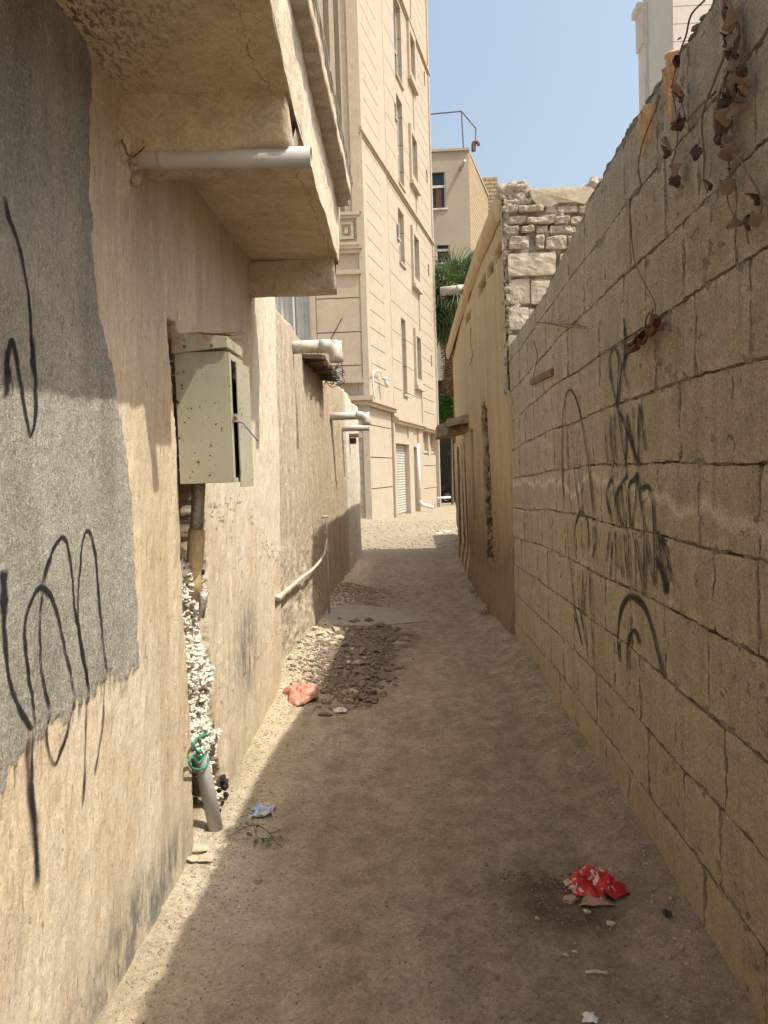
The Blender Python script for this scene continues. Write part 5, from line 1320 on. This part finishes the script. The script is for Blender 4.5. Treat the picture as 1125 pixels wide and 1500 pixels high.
# ================================================================ vines and drips on the block wall
def leaf_mesh(seed, L=.06, w_=.03):
    rg = random.Random(seed); n, k = 7, 5; V = []
    for i in range(n):
        t = i / (n - 1); ww = w_ * math.sin(math.pi * (t ** .8) * .97 + .05) * (1 + .2 * rg.random())
        for j in range(k):
            u = (j / (k - 1) - .5) * 2
            V.append((-.012 * (1 - abs(u)) * 2 - .012 * math.sin(t * 4 + seed) + rg.uniform(-.003, .003), u * ww, -t * L + .006 * math.sin(u * 3 + seed)))
    return V, grid_quads(n, k)
LM = []
for s in range(6):
    V, Q = leaf_mesh(s); me = np_mesh('leaf', V, Q, True); me.materials.append(M_[('dleaf', 'wood', 'dleaf', 'twig')[s] if s < 4 else 'dleaf2']); LM.append(me)
    me.validate()
def add_leaf(px, py, size, parent, seed, red=False, X=RX - .03):
    p = np.array(PX(px, py, X)); rg = random.Random(seed)
    o = link('leaf', LM[(seed % 2) + 4] if red else LM[seed % 4], None, parent); o.location = p - _root(parent)
    s = size / F * p[1] * 1.0 / .06 ; o.scale = (s * .95, s * 1.4, s * .95)
    o.rotation_euler = (rg.uniform(-.5, .5), rg.uniform(-.3, .3), rg.uniform(-.7, .7))
def vines():
    def stems(t, lines, r):
        mb = MB()
        for k, l in enumerate(lines):
            pts = [np.array(PX(a, b, RX - .02)) + [-.012 * math.sin(i * 1.9 + k) - .004, 0, 0] for i, (a, b) in enumerate(l)]
            sp = smooth3(pts, 5); mb.tube(sp, [r * (1 - .5 * i / len(sp)) for i in range(len(sp))], 6)
        mb.build('stem', M_['twig'], t, True)
    z1 = lambda *p: zz(900, 0, 4.167, p)
    t = empty('dead_vine', PX(1070, 0, RX - .02), 'big bunch of dead brown vine hanging over the block wall top at the right edge', 'vine')
    stems(t, [z1((680, -60), (700, 100), (715, 220), (738, 360), (800, 500), (818, 528)), z1((715, -60), (740, 90), (745, 200), (735, 340), (690, 560), (680, 680), (740, 880), (830, 1020), (880, 1180), (882, 1300), (850, 1400), (832, 1490)),
              z1((700, -60), (735, 130), (740, 300), (660, 640), (690, 900), (690, 1100), (720, 1230), (790, 1380)), z1((690, 20), (690, 230), (640, 470), (560, 720), (535, 960), (550, 1090), (600, 1170)),
              z1((760, 60), (775, 300), (770, 500), (800, 590)), z1((730, 350), (700, 480), (640, 620)), z1((620, 560), (500, 700), (440, 740), (400, 620))], .0042)
    lv = [(700, 60, 16), (720, 90, 17), (690, 210, 19), (712, 240, 24), (700, 310, 16), (745, 470, 20), (715, 500, 22), (780, 500, 24), (760, 540, 18), (800, 520, 18), (690, 580, 18), (740, 640, 24), (670, 620, 16), (665, 690, 26), (655, 760, 24), (680, 830, 17), (640, 840, 15),
          (710, 900, 22), (690, 930, 16), (750, 960, 20), (520, 905, 19), (690, 1120, 20), (850, 1175, 22), (745, 1340, 18), (840, 1330, 20), (870, 1320, 18), (575, 1100, 17), (725, 380, 20), (770, 420, 18), (705, 130, 16), (735, 290, 18)]
    for i, (x, y, s) in enumerate(lv): add_leaf(900 + x / 4.167, y / 4.167 - 3, s, t, i)
    t = empty('dead_vine', PX(990, 90, RX - .02), 'slim dead vine with a few brown leaves hanging left of the big bunch', 'vine')
    stems(t, [z1((560, 0), (500, 90), (430, 220), (395, 320), (385, 520), (385, 700), (372, 860), (370, 1010)), z1((430, 230), (400, 240)), z1((300, 580), (265, 600), (245, 680), (205, 850), (150, 1010), (148, 1150), (115, 1230), (118, 1380), (95, 1500)),
              zz(740, 250, 4.327, [(850, -10), (845, 110), (810, 190), (812, 340), (795, 480), (830, 590), (905, 700), (940, 830), (945, 900)])], .0034)
    for i, (x, y, s) in enumerate([(400, 350, 17), (395, 520, 20), (390, 560, 18), (405, 690, 22), (395, 740, 18), (340, 850, 20), (320, 900, 17), (368, 1020, 22), (372, 1080, 18)]): add_leaf(900 + x / 4.167, y / 4.167 - 3, s, t, i + 40)
    t = empty('vine_sprig', PX(958, 470, RX - .02), 'reddish brown dried vine sprig on the block wall just above the graffiti', 'sprig')
    stems(t, [zz(740, 250, 4.327, [(945, 880), (945, 950), (935, 1010)]), zz(740, 250, 4.327, [(940, 895), (900, 950), (870, 1010), (800, 1070), (740, 1110), (600, 1170)])], .0035)
    for i, (x, y, s) in enumerate([(945, 930, 20), (970, 960, 18), (985, 990, 13), (930, 990, 20), (905, 1020, 22), (880, 1030, 20), (850, 1050, 20), (830, 1080, 19), (805, 1110, 17), (950, 1000, 18)]): add_leaf(740 + x / 4.327, 250 + y / 4.327 - 4, s, t, i + 70, True)
    t = empty('twig', PX(820, 475, RX - .02), 'two dry thin twigs stuck to the far upper part of the block wall', 'twig')
    stems(t, [zz(740, 250, 4.327, [(205, 958), (280, 968), (390, 992), (510, 998)]), zz(740, 250, 4.327, [(230, 962), (380, 975), (508, 990)]), zz(740, 250, 4.327, [(195, 1080), (200, 1180), (175, 1310)])], .004)
    # short wooden lath fixed to the wall
    a = PX(778, 560, RX - .012); b = PX(808, 545, RX - .012)
    y0, y1 = sorted((a[1], b[1])); mb = MB(); n = len(a)
    a, b = (a, b) if a[1] < b[1] else (b, a)
    mb.hexa([(RX - .02, a[1], a[2] - .022), (RX - .02, b[1], b[2] - .022), (RX + .004, b[1], b[2] - .022), (RX + .004, a[1], a[2] - .022), (RX - .02, a[1], a[2] + .022), (RX - .02, b[1], b[2] + .022), (RX + .004, b[1], b[2] + .022), (RX + .004, a[1], a[2] + .022)])
    tag(mb.build('wood_lath', M_['wood'], bevel=.002), 'short brown wooden lath fixed flat on the far part of the block wall', 'lath')
    # terracotta mortar drips over the wall top (parts of the wall)
    def drip(pts, wd, seed, lab=None):
        mb = MB(); rg = random.Random(seed)
        for l in pts:
            P = [np.array(PX(900 + a / 4.167, b / 4.167, RX)) + [-.004, 0, 0] for a, b in l]; sp = smooth3(P, 10); n = len(sp)
            mb.tube([(p.x + .3 * wd, p.y, p.z) for p in sp], [wd * (1 - .75 * i / n) * (1 + .35 * mn.noise(Vector((i * .6, seed, 0)))) for i in range(n)], 9)
        mb.build('mortar_drip', M_['clay'], RW, True)
    drip([[(345, 330), (350, 450), (348, 560), (345, 700), (347, 760)], [(370, 330), (375, 420), (360, 520)], [(325, 420), (322, 500), (330, 640)]], .022, 1)
    drip([[(205, 640), (195, 760), (190, 860), (180, 960)], [(215, 650), (222, 760), (215, 860)], [(180, 690), (172, 800), (168, 880)]], .024, 2)
    # lumps and crumbs along the top edge
    mb = MB(); rg = random.Random(31)
    for i in range(500):
        y = rg.uniform(1.8, 6.8); mb.rock((RX + rg.uniform(.012, .05), y, float(wall_top(y)) - .014 + rg.uniform(-.004, .004)), rg.uniform(.004, .012), i, 1, .5, (1, 1.8, .6))
    mb.build('mortar_crumbs', M_['mortar'], RW, True, kind='stuff')
vines()

# ================================================================ litter, stones and dirt on the ground
def crumple(name, px, py, sx, sy, hgt, mats, label, cat, seed, n=26, bands=None, rnd=False):
    c = PZ(px, py); z = gz(c[0], c[1]); V = []
    for i in range(n):
        for j in range(n):
            u, v = i / (n - 1) - .5, j / (n - 1) - .5; q = Vector((u * 2.0 + seed, v * 2.0, seed * 2.1))
            r = abs(mn.noise(q)) * 1.4 + abs(mn.noise(q * 2.3)) * .7 + .35 * abs(mn.noise(q * 5))
            x = u * sx * (1 - .45 * abs(mn.noise(q * 1.1))) + .16 * sx * mn.noise(q * 1.7 + Vector((9, 0, 0))); y = v * sy + .16 * sy * mn.noise(q * 1.7 + Vector((0, 9, 0)))
            if rnd:
                x *= math.sqrt(max(0, 1 - 2 * v * v)); y *= math.sqrt(max(0, 1 - 2 * u * u)); rr = 2 * math.hypot(u * math.sqrt(1 - 2 * v * v), v * math.sqrt(1 - 2 * u * u))
                V.append((c[0] + x, c[1] + y, z - .004 + hgt * (1.1 * (1 - rr ** 3) - .75 * math.exp(-(rr / .38) ** 2) + .45 * (r - .4)) * (1 if rr < .97 else 0))); continue
            V.append((c[0] + x, c[1] + y, z + .004 + hgt * r * (1 - (2 * max(abs(u), abs(v))) ** 3 * .5)))
    q = Mat(name + ' film', .4, .45); a, b2, d = mats
    nn = q.noise(bands or 22, 4, .6); cc = q.mix(q.step(nn, .50, .52), a, b2); cc = q.mix(q.step(q.noise(16, 3, .6, q.vec((1, 1, 1), (5, 5, 5))), .58, .60), cc, d); q.col(cc); q.bump(q.noise(60, 4), .004)
    me = np_mesh(name, np.array(V), grid_quads(n, n), False); o = link(name, me, q.m)
    sm = o.modifiers.new('thickness', 'SOLIDIFY'); sm.thickness = .001
    return tag(o, label, cat)
crumple('snack_wrapper', 874, 1303, .20, .17, .06, ((.42, .008, .014), (.50, .015, .02), (.60, .50, .46)), 'crumpled red and white wrapper lying by the block wall', 'wrapper', 3.3, bands=12)
crumple('cardboard_scrap', 872, 1322, .12, .07, .028, ((.40, .26, .17), (.34, .22, .14), (.45, .30, .2)), 'torn tan paper under the red wrapper', 'paper', 5.1, 14)
crumple('paper_scrap', 832, 1300, .03, .04, .016, ((.62, .52, .25), (.6, .5, .28), (.65, .56, .3)), 'small yellow paper scrap left of the red wrapper', 'paper', 7.1, 8)
crumple('plastic_wrapper', 386, 1190, .115, .12, .035, ((.50, .56, .66), (.30, .36, .50), (.75, .30, .06)), 'shiny blue and silver plastic wrapper with orange spot by the leafy sprig', 'wrapper', 8.4, bands=30)
crumple('cloth_bundle', 440, 1031, .25, .34, .085, ((.46, .19, .14), (.50, .25, .19), (.40, .25, .12)), 'dusty pink cloth bag full of scraps beside the rubble heap', 'bag', 4.9, 40, bands=14, rnd=True)
crumple('small_wrapper', 498, 1044, .11, .09, .022, ((.62, .58, .55), (.50, .45, .42), (.25, .08, .05)), 'small white and red wrapper at the front of the dark rubble', 'wrapper', 6.6, 18)
crumple('white_scrap', 863, 1491, .045, .04, .012, ((.75, .72, .68), (.70, .68, .64), (.6, .58, .5)), 'tiny white paper scrap at the bottom edge of the picture', 'paper', 9.3, 9)
crumple('dark_lump', 978, 1363, .03, .03, .03, ((.03, .025, .02), (.05, .04, .03), (.10, .09, .08)), 'small black crumpled lump at the foot of the block wall', 'litter', 4.7, 8)

def sprig():
    c = [PZ(*p) for p in [(326, 1238), (350, 1226), (372, 1218), (392, 1222), (410, 1240)]]
    t = empty('leafy_sprig', c[0], 'small wilting green leafy sprig lying on the ground near the grey pipe', 'sprig')
    P = [(a, b, gz(a, b) + .012 + .02 * math.sin(i)) for i, (a, b, _) in enumerate(c)]
    P2 = [P[2]] + [(a, b, gz(a, b) + .02) for a, b, _ in (PZ(378, 1232), PZ(398, 1236), PZ(414, 1246))]
    MB().tube(smooth3(P), .0022, 5).tube(smooth3(P2), .002, 5).build('stem', M_['twig'], t)
    n, k = 5, 4; V = [(-.5 + i / (n - 1), (.3 * math.sin(math.pi * i / (n - 1) * .98 + .03)) * (j / (k - 1) * 2 - 1), .08 * abs(j / (k - 1) * 2 - 1) + .06 * math.sin(i)) for i in range(n) for j in range(k)]
    me = np_mesh('leaf', V, grid_quads(n, k)); me.materials.append(M_['olive']); rg = random.Random(1)
    for (x, y, s) in [(362, 1214, .030), (371, 1207, .026), (378, 1215, .024), (383, 1207, .022), (365, 1228, .025), (388, 1234, .036), (376, 1238, .026), (396, 1240, .036), (404, 1226, .020), (410, 1230, .022), (412, 1242, .026), (399, 1232, .018), (366, 1205, .022), (358, 1210, .03)]:
        p = PZ(x, y); o = link('leaf', me, None, t); o.location = np.array((p[0], p[1], gz(p[0], p[1]) + rg.uniform(.012, .045))) - _root(t); o.scale = (s * 1.25,) * 3; o.rotation_euler = (rg.uniform(-.6, .6), rg.uniform(-.6, .6), rg.uniform(0, 6))
sprig()
def stones():
    rg = random.Random(17); base = []
    for s in range(8):
        mb = MB().rock((0, 0, 0), 1, s + 2, 2, .65, (1, .85, .62)); me = bpy.data.meshes.new('stone'); me.from_pydata(mb.v, [], mb.f); base.append(me)
    def mk(mat):
        L = []
        for me in base:
            c = me.copy(); c.materials.append(M_[mat]); L.append(c)
        return L
    R_, Pp, Cl = mk('rock'), mk('rockp'), mk('clod')
    def put(px, py, sz, L, label, cat, grp, name):
        p = PZ(px, py); r = sz / 2 / F * p[1]; o = link(name, rg.choice(L)); o.location = (p[0], p[1], gz(p[0], p[1]) + r * .30)
        o.scale = (r * rg.uniform(.85, 1.25), r * rg.uniform(.85, 1.25), r * rg.uniform(.75, 1.1)); o.rotation_euler = (rg.uniform(-.4, .4), rg.uniform(-.4, .4), rg.uniform(0, 6)); tag(o, label, cat, grp)
    z5 = lambda x, y: (390 + x / 4.5, 820 + y / 4.5)
    # dark clods of the rubble heap
    for i in range(64):
        x, y = rg.gauss(620, 110), rg.uniform(640, 960)
        if x < 430 + (960 - y) * .25: x += 140
        put(*z5(x, y), rg.uniform(8, 17), Cl if rg.random() < .82 else R_, 'dusty brown clod in the shaded rubble heap along the left wall', 'clod', 'clods of the shaded rubble heap', 'clod')
    for (x, y, s) in [(580, 930, 20), (700, 890, 16), (680, 410, 15), (745, 440, 16), (800, 465, 17), (600, 415, 14), (575, 420, 15), (700, 455, 12), (850, 530, 11), (760, 535, 13), (820, 545, 14), (870, 465, 10), (480, 410, 11)]:
        put(*z5(x, y), s, Cl, 'dark soil clod by the concrete apron and rubble heap', 'clod', 'dark clods near the concrete apron', 'clod')
    put(*z5(458, 488), 13, R_, 'round brown stone on the shaded soil beside the mud wall corner', 'stone', None, 'stone')
    for (x, y, s) in [(325, 500, 13), (345, 550, 19), (300, 565, 12), (380, 545, 13), (420, 520, 14), (450, 560, 13), (480, 535, 12), (430, 620, 12), (395, 600, 10), (370, 520, 11), (455, 600, 10), (500, 560, 10), (410, 575, 10), (360, 580, 10)]:
        put(*z5(x, y), s, Pp, 'pale sunlit rubble stone at the foot of the mud wall', 'stone', 'pale sunlit rubble stones', 'stone')
    for (x, y, s) in [(640, 700, 9), (600, 690, 8), (545, 740, 8)]:
        put(*z5(x, y), s, Pp, 'pale chip on top of the shaded rubble heap', 'stone', 'pale chips on the rubble heap', 'stone')
    tag(MB().rock((lambda p: (p[0], p[1], gz(p[0], p[1]) + .01))(PZ(475, 1051)), .035, 5, 2, .5, (1.3, .7, .4)).build('flat_clod', M_['clod'], None, True), 'flat brown clod left of the small white wrapper', 'clod')
    # near the wrapper
    for (x, y, s, L, lab) in [(835, 1324, 18, R_, 'rounded grey pebble just below the red wrapper'), (860, 1336, 12, Pp, 'cream pebble below the middle of the red wrapper'), (895, 1352, 14, Pp, 'flat tan chip right of the dark soil patch'), (876, 1358, 9, R_, 'small grey pebble on the dark soil patch'),
                             (787, 1345, 8, Pp, 'white chip at the left of the dark soil patch'), (843, 1393, 9, Pp, 'white chip in front of the dark soil patch'), (829, 1397, 8, Pp, 'smaller white chip in front of the dark soil patch'), (378, 1290, 14, R_, 'flat brown stone on shaded dirt below the leafy sprig'), (350, 1330, 8, Pp, 'pale pebble on shaded dirt near the sunlit strip')]:
        put(x, y, s, L, lab, 'pebble', None, 'pebble')
    a = PZ(857, 1424); b = PZ(890, 1425); z = gz(a[0], a[1])
    tag(MB().tube([(a[0], a[1], z + .006), ((a[0] + b[0]) / 2, a[1] + .003, z + .008), (b[0], b[1], z + .006)], [.005, .006, .004], 6).build('pale_stick', M_['rockp']), 'short pale stick flat on the dirt near the bottom right', 'stick')
    # broken render pieces below the chase
    for (x, y, s, lab) in [(290, 1250, 30, 'largest broken render slab under the leaning grey pipe'), (300, 1262, 24, 'second broken render slab below the leaning grey pipe'), (282, 1265, 18, 'small render fragment at the wall foot under the pipe')]:
        p = PZ(x, y); r = s / 2 / F * p[1]; o = MB().rock((p[0], p[1], gz(p[0], p[1]) + .012), r, x, 2, .5, (1.2, .9, .35)).build('render_fragment', M_['rockp'], None, False); tag(o, lab, 'fragment')
    # countless grit and pebbles
    def scatter(name, N, fn, mat, rmin, rmax, label, seed):
        r_ = np.random.RandomState(seed); bm = bmesh.new(); bmesh.ops.create_icosphere(bm, subdivisions=1, radius=1)
        B = np.array([v.co for v in bm.verts]); Fq = np.array([[v.index for v in f.verts] for f in bm.faces]); bm.free()
        B12 = B[:12]; 
        bm = bmesh.new(); bmesh.ops.create_icosphere(bm, subdivisions=1, radius=1); B = np.array([v.co for v in bm.verts]); Fq = np.array([[v.index for v in f.verts] for f in bm.faces]); bm.free()
        x, y = fn(r_, N); z = gh(x, y); s = rmin + (rmax - rmin) * r_.rand(len(x)) ** 3
        nb = len(B); sq = np.stack([r_.uniform(.7, 1.4, len(x)), r_.uniform(.7, 1.4, len(x)), r_.uniform(.4, .8, len(x))], 1)
        j = 1 + .25 * r_.randn(len(x), nb, 1)
        V = B[None] * sq[:, None] * s[:, None, None] * j + np.stack([x, y, z + s * .15], 1)[:, None]
        Q = (Fq[None] + (np.arange(len(x)) * nb)[:, None, None]).reshape(-1, 3)
        me = np_mesh(name, V.reshape(-1, 3), Q, False); o = link(name, me, M_[mat]); tag(o, label, None, None, 'stuff')
    def strip_left(r_, N): y = np.exp(r_.uniform(np.log(2.0), np.log(7.5), N)); return LX + .02 + np.abs(r_.randn(N)) * .10, y
    def strip_right(r_, N): y = np.exp(r_.uniform(np.log(2.0), np.log(12), N)); return np.where(y < 6.8, RX, .82) - .03 - np.abs(r_.randn(N)) * .09, y
    def alley(r_, N): y = np.exp(r_.uniform(np.log(1.9), np.log(14), N)); return r_.uniform(-.9, .85, N), y
    def heap(r_, N): return -.58 + r_.randn(N) * .15 + .05 * np.sin(np.arange(N)), np.maximum(6.15 + r_.randn(N) * .55, 4.75 + r_.rand(N) * .9)
    def mound(r_, N): return -.72 + r_.randn(N) * .2, 9.2 + r_.randn(N) * .4
    def farp(r_, N): y = r_.uniform(15, 24, N); return r_.uniform(-1.6, 1.6, N), y
    def wrapp(r_, N): return .46 + r_.randn(N) * .10, 2.68 + r_.randn(N) * .10
    def chalk(r_, N): return -.88 + np.abs(r_.randn(N)) * .08, 3.0 + r_.randn(N) * .22
    def pilel(r_, N): return -.86 + r_.randn(N) * .09, 5.9 + r_.randn(N) * .55
    scatter('sunlit_grit', 2600, strip_left, 'rock', .001, .007, 'pale grit along the sunlit foot of the left wall', 1)
    scatter('grit', 900, strip_right, 'rock', .0015, .010, 'fine grit along the foot of the right wall', 2)
    scatter('pebbles', 6500, alley, 'rock', .0008, .006, 'tiny pebbles scattered on the alley dirt', 3)
    scatter('dark_crumbs', 2600, alley, 'clod', .0008, .005, 'dark soil crumbs scattered on the alley dirt', 4)
    scatter('heap_crumbs', 6500, heap, 'clod', .003, .024, 'loose crumbs of the shaded rubble heap', 5)
    scatter('gravel_mound', 2600, mound, 'rock', .004, .022, 'small grey gravel mound beside the mud wall', 6)
    scatter('far_gravel', 2600, farp, 'rock', .004, .035, 'sunlit gravel at the alley end', 7)
    scatter('soil_crumbs', 520, wrapp, 'clod', .001, .009, 'dark crumbs of soil near the red wrapper', 8)
    scatter('plaster_crumbs', 500, chalk, 'rockp', .001, .008, 'white plaster crumbs at the foot of the chase', 9)
    scatter('sandy_crumbs', 2200, pilel, 'rockp', .002, .016, 'sandy crumbs of the sunlit heap by the mud wall', 10)
    # dry weeds at the foot of the ochre wall
    mb = MB()
    for (px, py) in [(694, 872), (716, 900), (712, 905), (700, 880)]:
        p = PZ(px, py)
        for k in range(18):
            a = rg.uniform(0, 6.28); h = rg.uniform(.03, .09); q = (p[0] + rg.uniform(-.04, .04), p[1] + rg.uniform(-.08, .08), gz(p[0], p[1]) - .005)
            mb.tube([q, (q[0] + math.cos(a) * h * .4, q[1] + math.sin(a) * h * .4, q[2] + h * .6), (q[0] + math.cos(a) * h, q[1] + math.sin(a) * h, q[2] + h * .7)], [.003, .002, .001], 4)
    tag(mb.build('dry_weeds', M_['twig']), 'small dry weeds at the foot of the ochre wall', None, None, 'stuff')
stones()
bpy.context.view_layer.update()
